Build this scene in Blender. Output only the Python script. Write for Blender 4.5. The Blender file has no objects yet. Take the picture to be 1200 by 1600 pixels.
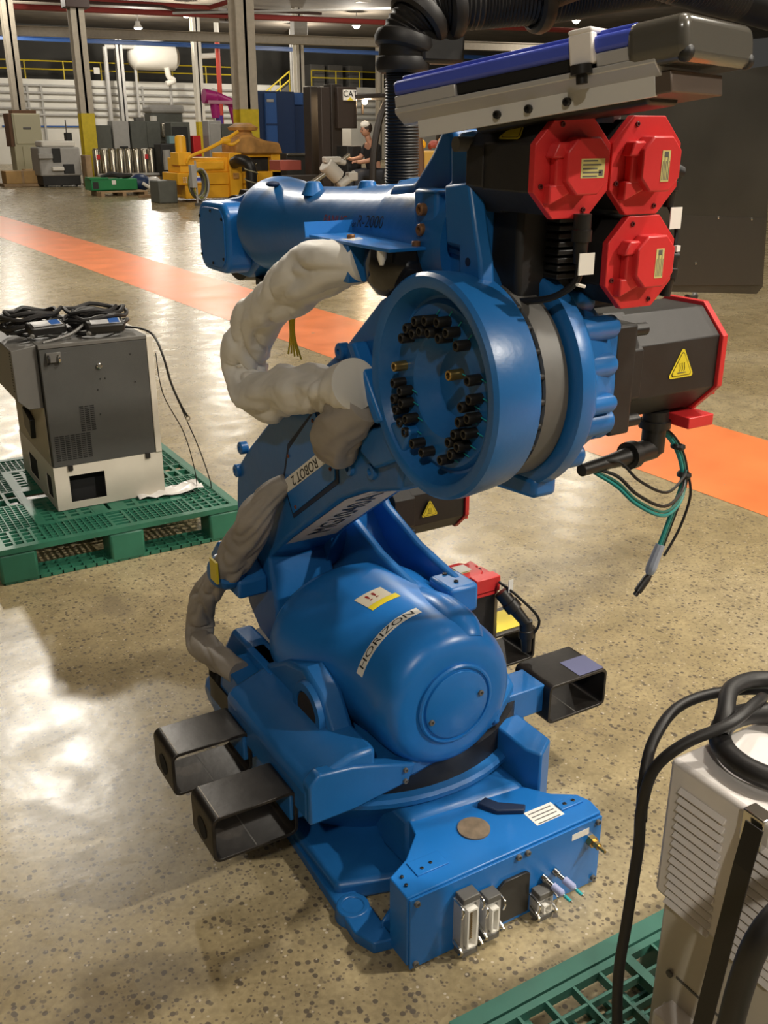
import bpy, bmesh, math, random
from mathutils import Vector, Matrix, noise
random.seed(7)
S = bpy.context.scene
COL = S.collection
PI = math.pi
# ------------------------------------------------------------------ camera
CAM = Vector((-1.104, -1.981, 1.65))
yaw, pitch = math.radians(30.8), math.radians(21.26)
cd = bpy.data.cameras.new('camera'); cam = bpy.data.objects.new('camera', cd); COL.objects.link(cam)
cam.location = CAM
cam.rotation_euler = (PI/2-pitch, 0, -yaw)
cd.sensor_fit = 'HORIZONTAL'; cd.sensor_width = 36.0; cd.lens = 36.0*1517/1200
cd.clip_start = .02; cd.clip_end = 300
S.camera = cam
# ------------------------------------------------------------------ world, view
w = bpy.data.worlds.new('hall_ambient'); S.world = w; w.use_nodes = True
w.node_tree.nodes['Background'].inputs[0].default_value = (1.0, .95, .87, 1)
w.node_tree.nodes['Background'].inputs[1].default_value = .03
S.view_settings.view_transform = 'Standard'; S.view_settings.look = 'None'
S.view_settings.gamma = 1; S.view_settings.use_curve_mapping = False
S.view_settings.exposure = .62
# high bay lamps seen, read off reflections and shadows, or unseen and added over the hall: x, y, z, watts
LAMPS = [(2.9, .3, 7.2, 260), (.9, 11.0, 7.2, 800), (2.9, -2.2, 7.2, 700), (5.6, -6.8, 7.2, 1450), (-4.5, -6.5, 7.2, 420), (9.5, 1.0, 7.2, 160),
         (8.6, 12.0, 7.2, 280), (17.0, 18.0, 7.2, 300), (3.0, 24.0, 7.2, 300), (11.5, 30.0, 7.2, 300), (22.0, 36.0, 7.2, 420), (6.5, 40.0, 7.2, 300),
         (17.9, 56.6, 7.15, 520), (18.3, 50.0, 7.25, 300), (28.0, 49.8, 7.2, 420), (27.8, 57.0, 7.2, 420), (10.4, 54.0, 7.3, 420), (36.6, 41.6, 7.2, 300)]
# ------------------------------------------------------------------ materials
MATS = {}
def mat(name, col, rough=.5, metal=0, vary=0, vscale=8, bump=0, bscale=60, emis=None, spec=.5, coat=0, spots=None):
    if name in MATS: return MATS[name]
    m = bpy.data.materials.new(name); m.use_nodes = True; nt = m.node_tree; N = nt.nodes; L = nt.links
    b = N['Principled BSDF']
    b.inputs['Base Color'].default_value = (*col, 1); b.inputs['Roughness'].default_value = rough
    b.inputs['Metallic'].default_value = metal; b.inputs['Specular IOR Level'].default_value = spec
    b.inputs['Coat Weight'].default_value = coat; b.inputs['Coat Roughness'].default_value = .08
    tc = N.new('ShaderNodeTexCoord')
    if vary:
        n = N.new('ShaderNodeTexNoise'); n.inputs['Scale'].default_value = vscale; n.inputs['Detail'].default_value = 6
        L.new(tc.outputs['Object'], n.inputs['Vector'])
        r = N.new('ShaderNodeValToRGB'); r.color_ramp.elements[0].position = .3; r.color_ramp.elements[1].position = .72
        r.color_ramp.elements[0].color = (*[c*(1-vary) for c in col], 1); r.color_ramp.elements[1].color = (*[min(1, c*(1+vary)) for c in col], 1)
        L.new(n.outputs['Fac'], r.inputs['Fac']); src = r.outputs['Color']
        if spots:
            n2 = N.new('ShaderNodeTexNoise'); n2.inputs['Scale'].default_value = spots[1]; n2.inputs['Detail'].default_value = 3
            L.new(tc.outputs['Object'], n2.inputs['Vector'])
            r2 = N.new('ShaderNodeValToRGB'); r2.color_ramp.elements[0].position = spots[2]; r2.color_ramp.elements[1].position = spots[2]+.04
            L.new(n2.outputs['Fac'], r2.inputs['Fac'])
            mx = N.new('ShaderNodeMix'); mx.data_type = 'RGBA'; L.new(r2.outputs['Color'], mx.inputs[0]); L.new(src, mx.inputs[6]); mx.inputs[7].default_value = (*spots[0], 1)
            src = mx.outputs[2]
        L.new(src, b.inputs['Base Color'])
        rr = N.new('ShaderNodeMapRange'); rr.inputs[3].default_value = max(.02, rough-.07); rr.inputs[4].default_value = rough+.1
        L.new(n.outputs['Fac'], rr.inputs[0]); L.new(rr.outputs[0], b.inputs['Roughness'])
    if bump:
        n = N.new('ShaderNodeTexNoise'); n.inputs['Scale'].default_value = bscale; n.inputs['Detail'].default_value = 3
        L.new(tc.outputs['Object'], n.inputs['Vector'])
        bp = N.new('ShaderNodeBump'); bp.inputs['Strength'].default_value = bump; bp.inputs['Distance'].default_value = .002
        L.new(n.outputs['Fac'], bp.inputs['Height']); L.new(bp.outputs[0], b.inputs['Normal'])
    if emis:
        b.inputs['Emission Color'].default_value = (*emis[0], 1); b.inputs['Emission Strength'].default_value = emis[1]
    MATS[name] = m; return m

BLUE = mat('blue_paint', (.014, .135, .40), .33, vary=.13, vscale=5, bump=.25, bscale=45, spec=.5, spots=((.10, .12, .14), 3.1, .70))
BLUE2 = mat('blue_paint_clean', (.013, .165, .52), .3, vary=.06, vscale=6, bump=.12, bscale=60)
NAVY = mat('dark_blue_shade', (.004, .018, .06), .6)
BLACK = mat('black_plastic', (.012, .011, .010), .42, bump=.1)
BLK2 = mat('black_body', (.016, .014, .013), .48, vary=.25, vscale=14, bump=.15)
BLKS = mat('black_steel', (.022, .019, .017), .34, metal=.35, vary=.4, vscale=14, spots=((.05, .042, .035), 9, .6), bump=.15)
EDGE = mat('bare_steel_edge', (.55, .52, .47), .35, metal=.9)
RED = mat('red_cap', (.62, .028, .03), .36, vary=.06, bump=.15)
GREY = mat('grey_iron', (.12, .115, .105), .5, vary=.15, vscale=12)
RUBB = mat('rubber', (.013, .012, .012), .5)
CLOTH = mat('grey_cloth', (.80, .78, .73), .48, vary=.04, vscale=9)
CLOTHD = mat('grey_cloth_dirty', (.34, .305, .265), .6, vary=.2, vscale=9)
WHITEL = mat('white_label', (.86, .84, .78), .45)
CREAML = mat('cream_label', (.62, .56, .44), .5)
YEL = mat('yellow_label', (.75, .60, .03), .4)
BLKINK = mat('black_ink', (.01, .01, .01), .5)
GOLDL = mat('gold_label', (.62, .56, .22), .4)
BRASS = mat('brass', (.5, .34, .12), .3, metal=.9)
CHROME = mat('chrome', (.65, .64, .6), .18, metal=1)
CYAN = mat('cyan_ink', (.02, .42, .45), .5)
PALG = mat('green_plastic', (.024, .14, .085), .42, vary=.12, vscale=10, bump=.1)
PALG2 = mat('green_plastic_blue', (.045, .165, .125), .42, vary=.14, vscale=10, bump=.1)
CTRL = mat('charcoal_paint', (.062, .062, .058), .5, vary=.06, bump=.2, bscale=300)
CTRL2 = mat('charcoal_light', (.12, .115, .105), .45)
IVORY = mat('ivory_paint', (.62, .57, .48), .45, vary=.06)
WHITE = mat('white_paint', (.84, .80, .77), .42, vary=.05)
BEIGE = mat('beige_paint', (.52, .49, .33), .5)
STEEL = mat('brushed_steel', (.11, .105, .09), .3, metal=.85, vary=.12, vscale=4)
ALU = mat('aluminium', (.52, .51, .50), .35, metal=.3)
VIOB = mat('violet_blue', (.065, .10, .52), .3)
YELP = mat('yellow_paint', (.62, .47, .02), .45, vary=.1)
ORNG = mat('orange_yellow_paint', (.95, .47, .02), .45, vary=.12, vscale=2)
ORNGR = mat('rusty_orange_paint', (.48, .24, .06), .6, vary=.4, vscale=3)
CONC = mat('column_paint', (.46, .41, .33), .6, vary=.08)
BRIGHTW = mat('bright_white_paint', (.8, .77, .7), .5)
GRAYM = mat('machine_grey', (.10, .105, .09), .5, vary=.1)
GRAYL = mat('light_grey', (.40, .39, .37), .5, vary=.06)
DARKM = mat('dark_machine', (.018, .018, .017), .6, vary=.3)
WOOD = mat('pallet_wood', (.40, .27, .15), .7, vary=.25, vscale=3)
CARD = mat('cardboard', (.50, .31, .12), .7, vary=.08)
INOX = mat('stainless', (.5, .46, .38), .25, metal=.95)
NAVYP = mat('navy_paint', (.012, .035, .11), .4)
MIDB = mat('mid_blue_paint', (.03, .10, .32), .4)
MAGP = mat('magenta_paint', (.45, .02, .20), .4)
REDP = mat('red_pipe_paint', (.26, .035, .03), .5)
SKIN = mat('skin', (.50, .26, .17), .5)
SHIRT = mat('black_shirt', (.015, .015, .017), .8)
JEANS = mat('grey_trousers', (.03, .032, .04), .8)
HAIR = mat('brown_hair', (.03, .018, .012), .6)
PLAST = mat('clear_wrap', (.75, .73, .7), .25)

def floor_mat():
    m = bpy.data.materials.new('polished_concrete'); m.use_nodes = True; nt = m.node_tree; N = nt.nodes; L = nt.links
    b = N['Principled BSDF']; tc = N.new('ShaderNodeTexCoord')
    def ns(sc, det=4, dist=0):
        n = N.new('ShaderNodeTexNoise'); n.inputs['Scale'].default_value = sc; n.inputs['Detail'].default_value = det; n.inputs['Distortion'].default_value = dist
        L.new(tc.outputs['Object'], n.inputs['Vector']); return n
    def ramp(src, *st):
        r = N.new('ShaderNodeValToRGB'); e = r.color_ramp.elements
        while len(e) < len(st): e.new(.5)
        for k, (p, c) in enumerate(st): e[k].position = p; e[k].color = (*c, 1) if isinstance(c, tuple) else (c, c, c, 1)
        L.new(src, r.inputs['Fac']); return r
    def mix(f, a, c2, blend='MIX'):
        x = N.new('ShaderNodeMix'); x.data_type = 'RGBA'; x.blend_type = blend
        if hasattr(f, 'links'): L.new(f, x.inputs[0])
        else: x.inputs[0].default_value = f
        for s, i in ((a, 6), (c2, 7)):
            if isinstance(s, tuple): x.inputs[i].default_value = (*s, 1)
            else: L.new(s, x.inputs[i])
        return x.outputs[2]
    big = ramp(ns(.9, 6, .4).outputs['Fac'], (.28, (.29, .225, .115)), (.5, (.385, .31, .175)), (.72, (.45, .375, .235)))
    mid = ramp(ns(9, 6).outputs['Fac'], (.3, .80), (.7, 1.08))
    c = mix(1.0, big.outputs[0], mid.outputs[0], 'MULTIPLY')
    fine = ramp(ns(70, 3).outputs['Fac'], (.35, .86), (.65, 1.08))
    c = mix(1.0, c, fine.outputs[0], 'MULTIPLY')
    def spots(scale, lo, dens, col, amt):   # scattered aggregate stones
        v = N.new('ShaderNodeTexVoronoi'); v.inputs['Scale'].default_value = scale; L.new(tc.outputs['Object'], v.inputs['Vector'])
        sp = ramp(v.outputs['Distance'], (lo*.8, 1.0), (lo, .0))
        sep = N.new('ShaderNodeSeparateColor'); L.new(v.outputs['Color'], sep.inputs[0])
        pick = ramp(sep.outputs[0], (dens, 1.0), (dens+.02, .0))
        mm = N.new('ShaderNodeMath'); mm.operation = 'MULTIPLY'; L.new(sp.outputs[0], mm.inputs[0]); L.new(pick.outputs[0], mm.inputs[1])
        m2 = N.new('ShaderNodeMath'); m2.operation = 'MULTIPLY'; L.new(mm.outputs[0], m2.inputs[0]); m2.inputs[1].default_value = amt
        return m2.outputs[0]
    c = mix(spots(55, .38, .30, None, .9), c, (.11, .09, .07))
    c = mix(spots(110, .40, .34, None, .75), c, (.14, .11, .085))
    c = mix(spots(75, .28, .10, None, .7), c, (.64, .56, .44))
    c = mix(spots(26, .25, .12, None, .6), c, (.12, .10, .08))
    # stains
    st = ramp(ns(2.3, 5, 1.2).outputs['Fac'], (.62, .0), (.70, .45))
    c = mix(st.outputs[0], c, (.19, .15, .10))
    # fine cracks
    v = N.new('ShaderNodeTexVoronoi'); v.feature = 'DISTANCE_TO_EDGE'; v.inputs['Scale'].default_value = 1.3
    nn = ns(4, 4); vm = N.new('ShaderNodeVectorMath'); vm.operation = 'SCALE'; L.new(nn.outputs['Color'], vm.inputs[0]); vm.inputs['Scale'].default_value = .25
    va = N.new('ShaderNodeVectorMath'); L.new(tc.outputs['Object'], va.inputs[0]); L.new(vm.outputs[0], va.inputs[1]); L.new(va.outputs[0], v.inputs['Vector'])
    cr = ramp(v.outputs['Distance'], (.0, .35), (.004, .0)); c = mix(cr.outputs[0], c, (.16, .13, .09))
    L.new(c, b.inputs['Base Color'])
    rr = ramp(ns(6, 5, .5).outputs['Fac'], (.3, .21), (.7, .35)); L.new(rr.outputs[0], b.inputs['Roughness'])
    b.inputs['Specular IOR Level'].default_value = .42
    bp = N.new('ShaderNodeBump'); bp.inputs['Strength'].default_value = .25; bp.inputs['Distance'].default_value = .003
    L.new(ns(14, 6).outputs['Fac'], bp.inputs['Height']); L.new(bp.outputs[0], b.inputs['Normal'])
    return m
FLOOR = floor_mat()
STRIPE = mat('orange_floor_paint', (.85, .235, .075), .33, vary=.12, vscale=2.5, spots=((.45, .30, .18), 14, .70), bump=.2, bscale=14)
CEIL = mat('ceiling_concrete', (.16, .135, .105), .8, vary=.25, vscale=.8)
WALLW = mat('white_wall_paint', (.70, .68, .62), .6, vary=.05, vscale=1)
WALLD = mat('dark_wall', (.05, .048, .042), .8, vary=.3, vscale=.6)

# ------------------------------------------------------------------ geometry helpers
def axes(d):
    d = Vector(d).normalized(); u = d.cross(Vector((0, 0, 1)))
    if u.length < .05: u = d.cross(Vector((0, 1, 0)))
    u.normalize(); return d, u, d.cross(u)
class B:
    def __init__(s): s.bm = bmesh.new()
    def box(s, x0, y0, z0, x1, y1, z1, M=None):
        if x0 > x1: x0, x1 = x1, x0
        if y0 > y1: y0, y1 = y1, y0
        if z0 > z1: z0, z1 = z1, z0
        v = [s.bm.verts.new((M @ Vector(p)) if M else p) for p in ((x0,y0,z0),(x1,y0,z0),(x1,y1,z0),(x0,y1,z0),(x0,y0,z1),(x1,y0,z1),(x1,y1,z1),(x0,y1,z1))]
        for f in ((0,3,2,1),(4,5,6,7),(0,1,5,4),(1,2,6,5),(2,3,7,6),(3,0,4,7)): s.bm.faces.new([v[i] for i in f])
        return s
    def rings(s, R, cap=True, close=False):
        vs = [[s.bm.verts.new(p) for p in r] for r in R]; n = len(vs[0])
        k = len(vs) if close else len(vs)-1
        for i in range(k):
            a, b = vs[i], vs[(i+1) % len(vs)]
            for j in range(n): s.bm.faces.new((a[j], a[(j+1) % n], b[(j+1) % n], b[j]))
        if cap and not close:
            s.bm.faces.new(list(reversed(vs[0]))); s.bm.faces.new(vs[-1])
        return s
    def cyl(s, p0, p1, r0, r1=None, n=20, rot=0):
        r1 = r0 if r1 is None else r1; p0, p1 = Vector(p0), Vector(p1); d, u, v = axes(p1-p0)
        return s.rings([[p+u*(r*math.cos(2*PI*(k+rot)/n))+v*(r*math.sin(2*PI*(k+rot)/n)) for k in range(n)] for p, r in ((p0, r0), (p1, r1))])
    def lathe(s, o, d, prof, n=40, cap=True, rot=0):   # prof: (distance along d, radius)
        o = Vector(o); d, u, v = axes(d)
        return s.rings([[o+d*t+u*(r*math.cos(2*PI*(k+rot)/n))+v*(r*math.sin(2*PI*(k+rot)/n)) for k in range(n)] for t, r in prof], cap)
    def prism(s, pts, ax, a, b):   # pts are 2-D in the other two axes, in order
        def P(p, t):
            q = list(p); q.insert(ax, t); return q
        A = [s.bm.verts.new(P(p, a)) for p in pts]; C = [s.bm.verts.new(P(p, b)) for p in pts]; n = len(pts)
        s.bm.faces.new(A); s.bm.faces.new(list(reversed(C)))
        for i in range(n): s.bm.faces.new((A[i], C[i], C[(i+1) % n], A[(i+1) % n]))
        return s
    def tube(s, path, r, n=10, smooth=True, wob=0, wsc=8, seed=0, sub=6, cap=True, fold=0):
        P = [Vector(p) for p in path]
        Rr = r if isinstance(r, (list, tuple)) else [r]*len(P)
        if smooth and len(P) > 2:
            Q, RR = [], []
            for i in range(len(P)-1):
                p0, p1, p2, p3 = P[max(i-1, 0)], P[i], P[i+1], P[min(i+2, len(P)-1)]
                for k in range(sub):
                    t = k/sub; Q.append(.5*((2*p1)+(p2-p0)*t+(2*p0-5*p1+4*p2-p3)*t*t+(3*p1-p0-3*p2+p3)*t*t*t)); RR.append(Rr[i]*(1-t)+Rr[i+1]*t)
            Q.append(P[-1]); RR.append(Rr[-1]); P, Rr = Q, RR
        d0 = (P[1]-P[0]).normalized(); _, u, _ = axes(d0); R = []; arc = 0
        for i, p in enumerate(P):
            d = (P[min(i+1, len(P)-1)]-P[max(i-1, 0)]).normalized()
            u = (u-d*u.dot(d)).normalized(); v = d.cross(u); ring = []
            for k in range(n):
                a = 2*PI*k/n; q = p+(u*math.cos(a)+v*math.sin(a))*Rr[i]
                if wob:
                    w_ = noise.noise_vector(q*wsc*.7+Vector((seed, 3, 1))); qq = q*wsc+w_*1.2+Vector((seed, 0, 0)); f = 1+wob*.8*noise.noise(qq*.7)-wob*1.25*(max(0, 1-3.2*abs(noise.noise(qq+Vector((9, 2, seed)))))**1.5)*.5+wob*.15
                    q = p+(q-p)*f
                ring.append(q)
            if fold:
                arc += (P[i]-P[i-1]).length if i else 0
                for k in range(n):
                    a = 2*PI*k/n; ca, sa = math.cos(a), math.sin(a)
                    z0_ = Vector((arc*11+seed+.9*math.sin(a+arc*7), ca*.75+seed, sa*.75+arc*2)); z1_ = Vector((arc*34+seed*2+1.6*math.sin(a*2+arc*14), ca*1.1, sa*1.1-seed))
                    en = min(1, i/14, (len(P)-1-i)/14); f0 = en*(1-min(1, abs(noise.noise(z0_))*3.4)); f1 = en*(1-min(1, abs(noise.noise(z1_))*3.8))
                    q = ring[k]; ring[k] = p+(q-p)*(1-fold*(.30*f0**1.4+.05*f1**1.5)+fold*.35*en*noise.noise(Vector((arc*9+seed, ca, sa)))+fold*.08)
            R.append(ring)
        return s.rings(R, cap)
    def sphere(s, c, r, n=12, sc=(1, 1, 1)):
        bmesh.ops.create_uvsphere(s.bm, u_segments=n, v_segments=max(6, n//2), radius=r, matrix=Matrix.Translation(c) @ Matrix.Diagonal((*sc, 1))); return s
    def torus(s, c, d, R, r, n=40, m=10, sq=1):
        c = Vector(c); d, u, v = axes(d); RR = []
        for i in range(n):
            a = 2*PI*i/n; e = u*math.cos(a)+v*math.sin(a)
            RR.append([c+e*(R+r*math.cos(2*PI*k/m))+d*(r*sq*math.sin(2*PI*k/m)) for k in range(m)])
        return s.rings(RR, close=True)
    def xf(s, M):
        bmesh.ops.transform(s.bm, matrix=M, verts=s.bm.verts); return s
    def obj(s, name, m, parent=None, bevel=0, smooth=35, seg=2):
        bmesh.ops.recalc_face_normals(s.bm, faces=s.bm.faces)
        vs = s.bm.verts; lo = Vector([min(v.co[k] for v in vs) for k in range(3)]); hi = Vector([max(v.co[k] for v in vs) for k in range(3)])
        c = (lo+hi)/2
        for v in vs: v.co -= c
        me = bpy.data.meshes.new(name); s.bm.to_mesh(me); s.bm.free()
        return link(name, me, m, c, parent, bevel, smooth, seg)
def link(name, me, m, c, parent=None, bevel=0, smooth=35, seg=2):
    if smooth:
        for p in me.polygons: p.use_smooth = True
        me.set_sharp_from_angle(angle=math.radians(smooth))
    o = bpy.data.objects.new(name, me); COL.objects.link(o); me.materials.append(m)
    W[o.name] = Vector(c); o.location = c
    if parent is not None: o.parent = parent; o.location = Vector(c)-W[parent.name]
    if bevel:
        b = o.modifiers.new('bevel', 'BEVEL'); b.width = bevel; b.segments = seg; b.limit_method = 'ANGLE'; b.angle_limit = math.radians(38)
    return o
W = {}
def thing(name, label, cat, loc=(0, 0, 0), group=None):
    o = bpy.data.objects.new(name, None); COL.objects.link(o); o.location = loc; o.empty_display_size = .1; W[o.name] = Vector(loc)
    return tag(o, label, cat, group)
def tag(o, label, cat=None, group=None):
    o['label'] = label
    if cat: o['category'] = cat
    if group: o['group'] = group
    return o
def struct(o): o['kind'] = 'structure'; return o
def dup(root, off, label=None):
    r = root.copy(); COL.objects.link(r); r.location = root.location+Vector(off); W[r.name] = W[root.name]+Vector(off)
    if label: r['label'] = label
    for ch in root.children:
        c = ch.copy(); COL.objects.link(c); c.parent = r
        for g in ch.children:
            d = g.copy(); COL.objects.link(d); d.parent = c
    return r
def text(body, size, org, xd, yd, m, parent, name='lettering', ext=.0004, squash=1, wrap=None):
    cu = bpy.data.curves.new('t', 'FONT'); cu.body = body; cu.size = size; cu.extrude = ext if not wrap else 0; cu.resolution_u = 3
    cu.align_x = 'CENTER'; cu.align_y = 'CENTER'
    t = bpy.data.objects.new('t', cu); COL.objects.link(t); dg = bpy.context.evaluated_depsgraph_get(); dg.update()
    me = bpy.data.meshes.new_from_object(t.evaluated_get(dg)); bpy.data.objects.remove(t)
    xd, yd = Vector(xd).normalized(), Vector(yd).normalized(); zd = xd.cross(yd); org = Vector(org)
    for v in me.vertices:
        if wrap: v.co = wrap(v.co.x*squash, v.co.y)
        else: v.co = org+xd*v.co.x*squash+yd*v.co.y+zd*v.co.z
    c = sum((v.co for v in me.vertices), Vector())/max(1, len(me.vertices))
    for v in me.vertices: v.co -= c
    return link(name, me, m, c, parent, smooth=0)
def octa(cy, cz, r, k=.4142):   # octagon in two dimensions with flats on the axes, r = half width
    a = r*k; return [(cy-a, cz-r), (cy+a, cz-r), (cy+r, cz-a), (cy+r, cz+a), (cy+a, cz+r), (cy-a, cz+r), (cy-r, cz+a), (cy-r, cz-a)]
def rrect(x0, z0, x1, z1, r, n=4):
    P = []
    for cx, cz, a0 in ((x1-r, z0+r, -90), (x1-r, z1-r, 0), (x0+r, z1-r, 90), (x0+r, z0+r, 180)):
        for k in range(n+1):
            a = math.radians(a0+90*k/n); P.append((cx+r*math.cos(a), cz+r*math.sin(a)))
    return P
def frame_tube(b, out, inn, ax, a, c):   # hollow prism between two matching outlines
    def P(p, t):
        q = list(p); q.insert(ax, t); return q
    R = [[b.bm.verts.new(P(p, t)) for p in o] for o, t in ((out, a), (inn, a), (inn, c), (out, c))]; n = len(out)
    for i in range(4):
        A, C = R[i], R[(i+1) % 4]
        for j in range(n): b.bm.faces.new((A[j], A[(j+1) % n], C[(j+1) % n], C[j]))
def bolt(parent, p, d, r, h, m=BLACK, name='bolt', mark=None):
    d = Vector(d).normalized(); p = Vector(p)
    b = B(); b.lathe(p, d, [(0, r), (h*.85, r), (h, r*.85), (h, r*.5), (h*.5, r*.45)], 12)
    return b.obj(name, m, parent, smooth=40)

# ================================================================== STRUCTURE
o = struct(B().box(-40, -12, -.1, 60, 66, 0).obj('floor', FLOOR, smooth=0))
o['label'] = 'worn polished concrete floor with speckled aggregate'
for v in o.data.vertices: v.co += W[o.name]
o.location = (0, 0, 0)
b = B(); zz = .0015   # painted orange aisle, a film of paint on the floor
for z in (zz,): b.bm.faces.new([b.bm.verts.new(p) for p in ((2.62, -6, z), (3.78, -6, z), (2.42, 60, z), (1.3, 60, z))])
b.bm.verts.ensure_lookup_table()
for v, p in zip(b.bm.verts, ((2.77, -6), (3.76, -6), (1.92, 60), (.7, 60))): v.co = (p[0], p[1], zz)
o = struct(b.obj('trim_1', STRIPE, smooth=0)); o['label'] = 'orange painted aisle line crossing the floor'
struct(B().box(-40, -12, 7.9, 60, 66, 8.1).obj('ceiling', CEIL, smooth=0))
wb = struct(B().box(-30, 62, 0, 60, 62.2, 4.68).obj('wall_back', WALLW, smooth=0))
struct(B().box(-30, 65.5, 4.7, 60, 65.8, 7.9).obj('wall_upper', WALLD, smooth=0))
struct(B().box(-30, 62.2, 4.5, 60, 65.5, 4.68).obj('trim_2', CONC, smooth=0))
for z in (4.35, 3.95, 3.55, 3.1, 2.75):
    B().cyl((3, 61.9, z), (37, 61.9, z-.1), .07, n=8).obj('pipe', GRAYL, wb)
for x in (12.6, 13.4, 19.5, 24.2, 31.0): B().box(x, 61.85, .2, x+.12, 61.98, 4.4).obj('conduit', GRAYL, wb)
B().box(11, 61.9, 2.05, 17, 61.98, 2.13).obj('pipe', MIDB, wb)
# overhead beams and pipes
def beam(p0, p1, wd, h, m, name, label, cat, group=None):
    p0, p1 = Vector(p0), Vector(p1); L = (p1-p0).length
    b = B(); b.box(0, -wd/2, -h, L, wd/2, -h+.04); b.box(0, -wd/2, -.04, L, wd/2, 0); b.box(0, -.03, -h, L, .03, 0)
    d = (p1-p0).normalized(); b.xf(Matrix.Translation(p0) @ d.to_track_quat('X', 'Z').to_matrix().to_4x4())
    return tag(b.obj(name, m, smooth=0), label, cat, group)
beam((-6, 52.5, 6.33), (44, 43.5, 6.33), .4, .42, CONC, 'ceiling_beam', 'long cream painted steel beam under the far ceiling', 'beam')
beam((-6, 57.5, 6.5), (44, 55.5, 6.5), .3, .22, MIDB, 'crane_rail', 'thin blue overhead rail behind the cream ceiling beam', 'rail')
def pipe(pts, r, m, label, group=None, name='overhead_pipe'):
    return tag(B().tube(pts, r, 8, smooth=False).obj(name, m), label, 'pipe', group)
pipe([(-4, 47, 6.62), (40, 40, 6.62)], .12, REDP, 'thick red sprinkler pipe just above the cream ceiling beam')
pipe([(-4, 46, 7.02), (17.4, 44.6, 7.02), (18.6, 41.5, 7.4), (19, 40, 7.5)], .10, REDP, 'red pipe under the ceiling that climbs near the second cream column')
pipe([(-4, 46, 6.84), (14.8, 43.6, 6.84), (15.4, 43.4, 6.7), (18, 43, 6.7), (18.2, 42.8, 6.82), (22, 42.4, 6.82)], .06, mat('dark_pipe', (.05, .025, .02), .5), 'dark pipe with a stepped bend between the red pipes')
pipe([(14, 40, 6.2), (40, 33, 7.5)], .05, GRAYL, 'thin pale conduit running up to the right under the ceiling')
for x, y, z, lab in ((25.05, 43.85, 7.8, 'left white box fixed under the ceiling right of the second cream column'), (27.7, 44.25, 7.8, 'right white box fixed under the ceiling right of the second cream column')):
    tag(B().box(x-.35, y-.2, z-.2, x+.35, y+.2, 7.9).obj('junction_box', BRIGHTW, bevel=.02), lab, 'box')
# lamps
for i, (x, y, z, pw) in enumerate(LAMPS):
    lab = {12: 'brightest small ceiling lamp left of the white tank', 13: 'ceiling lamp above the column in front of the tank', 14: 'ceiling lamp high beside the black hose top', 15: 'ceiling lamp low beside the thin double column',
           16: 'ceiling lamp cut by the left picture edge', 17: 'ceiling lamp seen under the black hose'}.get(i, 'high bay ceiling lamp hanging '+['almost straight above the blue robot', 'over the floor between robot and steel drums', 'right of the robot near the white louvred cabinet', 'behind the camera on the right', 'behind the camera on the left', 'far right of the robot', 'beyond the robot on the right', 'over the parked forklift', 'over the aisle before the green bin', 'over the orange machine', 'over the blue cabinets', 'over the machines at the leftmost column'][min(i, 11)])
    t = thing('ceiling_lamp', lab, 'lamp', (x, y, z), 'high bay lamps')
    B().lathe((x, y, z), (0, 0, 1), [(.0, .24), (.03, .25), (.2, .14), (.34, .12), (.36, .05)], 20).obj('housing', GRAYL, t)
    B().cyl((x, y, z+.34), (x, y, 7.9), .02, n=6).obj('stem', GRAYL, t)
    B().sphere((x, y, z-.02), .17, 16, (1, 1, .7)).obj('lens', mat('lamp_lens', (1, 1, 1), .4, emis=((1, .95, .88), 40.0)), t)
    ld = bpy.data.lights.new('lamp_light', 'POINT'); ld.energy = pw; ld.color = (1, .93, .81); ld.shadow_soft_size = .13
    lo = bpy.data.objects.new('lamp_light', ld); COL.objects.link(lo); lo.location = (0, 0, -.32); lo.parent = t

# ================================================================== ROBOT
R = thing('industrial_robot', 'large blue six axis industrial robot with black and red motors standing on the floor', 'robot', (0, 0, 0))
J3 = (-.6, 1.237)
# --- base
b = B()
b.prism([(-.27, -.56), (-.13, -.47), (-.30, -.42), (-.30, -.10), (-.28, .28), (-.15, .36), (.15, .36), (.28, .28), (.30, -.10), (.30, -.42), (.13, -.47), (.27, -.56)], 2, 0, .055)
base = b.obj('base_plate', BLUE, R, .012)
b = B(); b.lathe((0, 0, .03), (0, 0, 1), [(0, .30), (.02, .31), (.07, .35), (.12, .39), (.155, .425), (.18, .447), (.192, .448), (.198, .44), (.198, .38)], 56)
for v in b.bm.verts: v.co.x = max(-.335, min(.335, v.co.x)); v.co.y = min(.36, v.co.y)
b.obj('base_column', BLUE, R)
b = B(); b.lathe((0, 0, .225), (0, 0, 1), [(0, .418), (.064, .418)], 56)
for v in b.bm.verts: v.co.x = max(-.34, min(.34, v.co.x))
b.obj('slewing_ring', BLACK, R)
# gusset between column and rear box
b = B(); b.prism([(-.135, -.47), (-.14, -.36), (-.10, -.2), (.12, -.2), (.18, -.36), (.178, -.50)], 2, .05, .20); b.obj('base_web', BLUE, R, .02)
for x, y in ((-.285, -.47), (-.27, .22), (.285, -.47), (.27, .22)):
    b = B(); b.lathe((x, y, 0), (0, 0, 1), [(0, .042), (.033, .038), (.033, .024), (.014, .022)], 20); b.obj('foot', BLUE, R, .003)
b = B(); b.prism([(-.30, -.12), (-.32, -.54), (-.30, -.59), (-.255, -.60), (-.25, -.50), (-.27, -.30)], 2, 0, .03); b.obj('base_flange', BLUE, R, .004)
b = B(); b.prism([(.18, -.35), (.26, -.35), (.26, -.48), (.20, -.52), (.18, -.48)], 2, .03, .288); b.obj('base_bracket', BLUE, R, .006)
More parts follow.
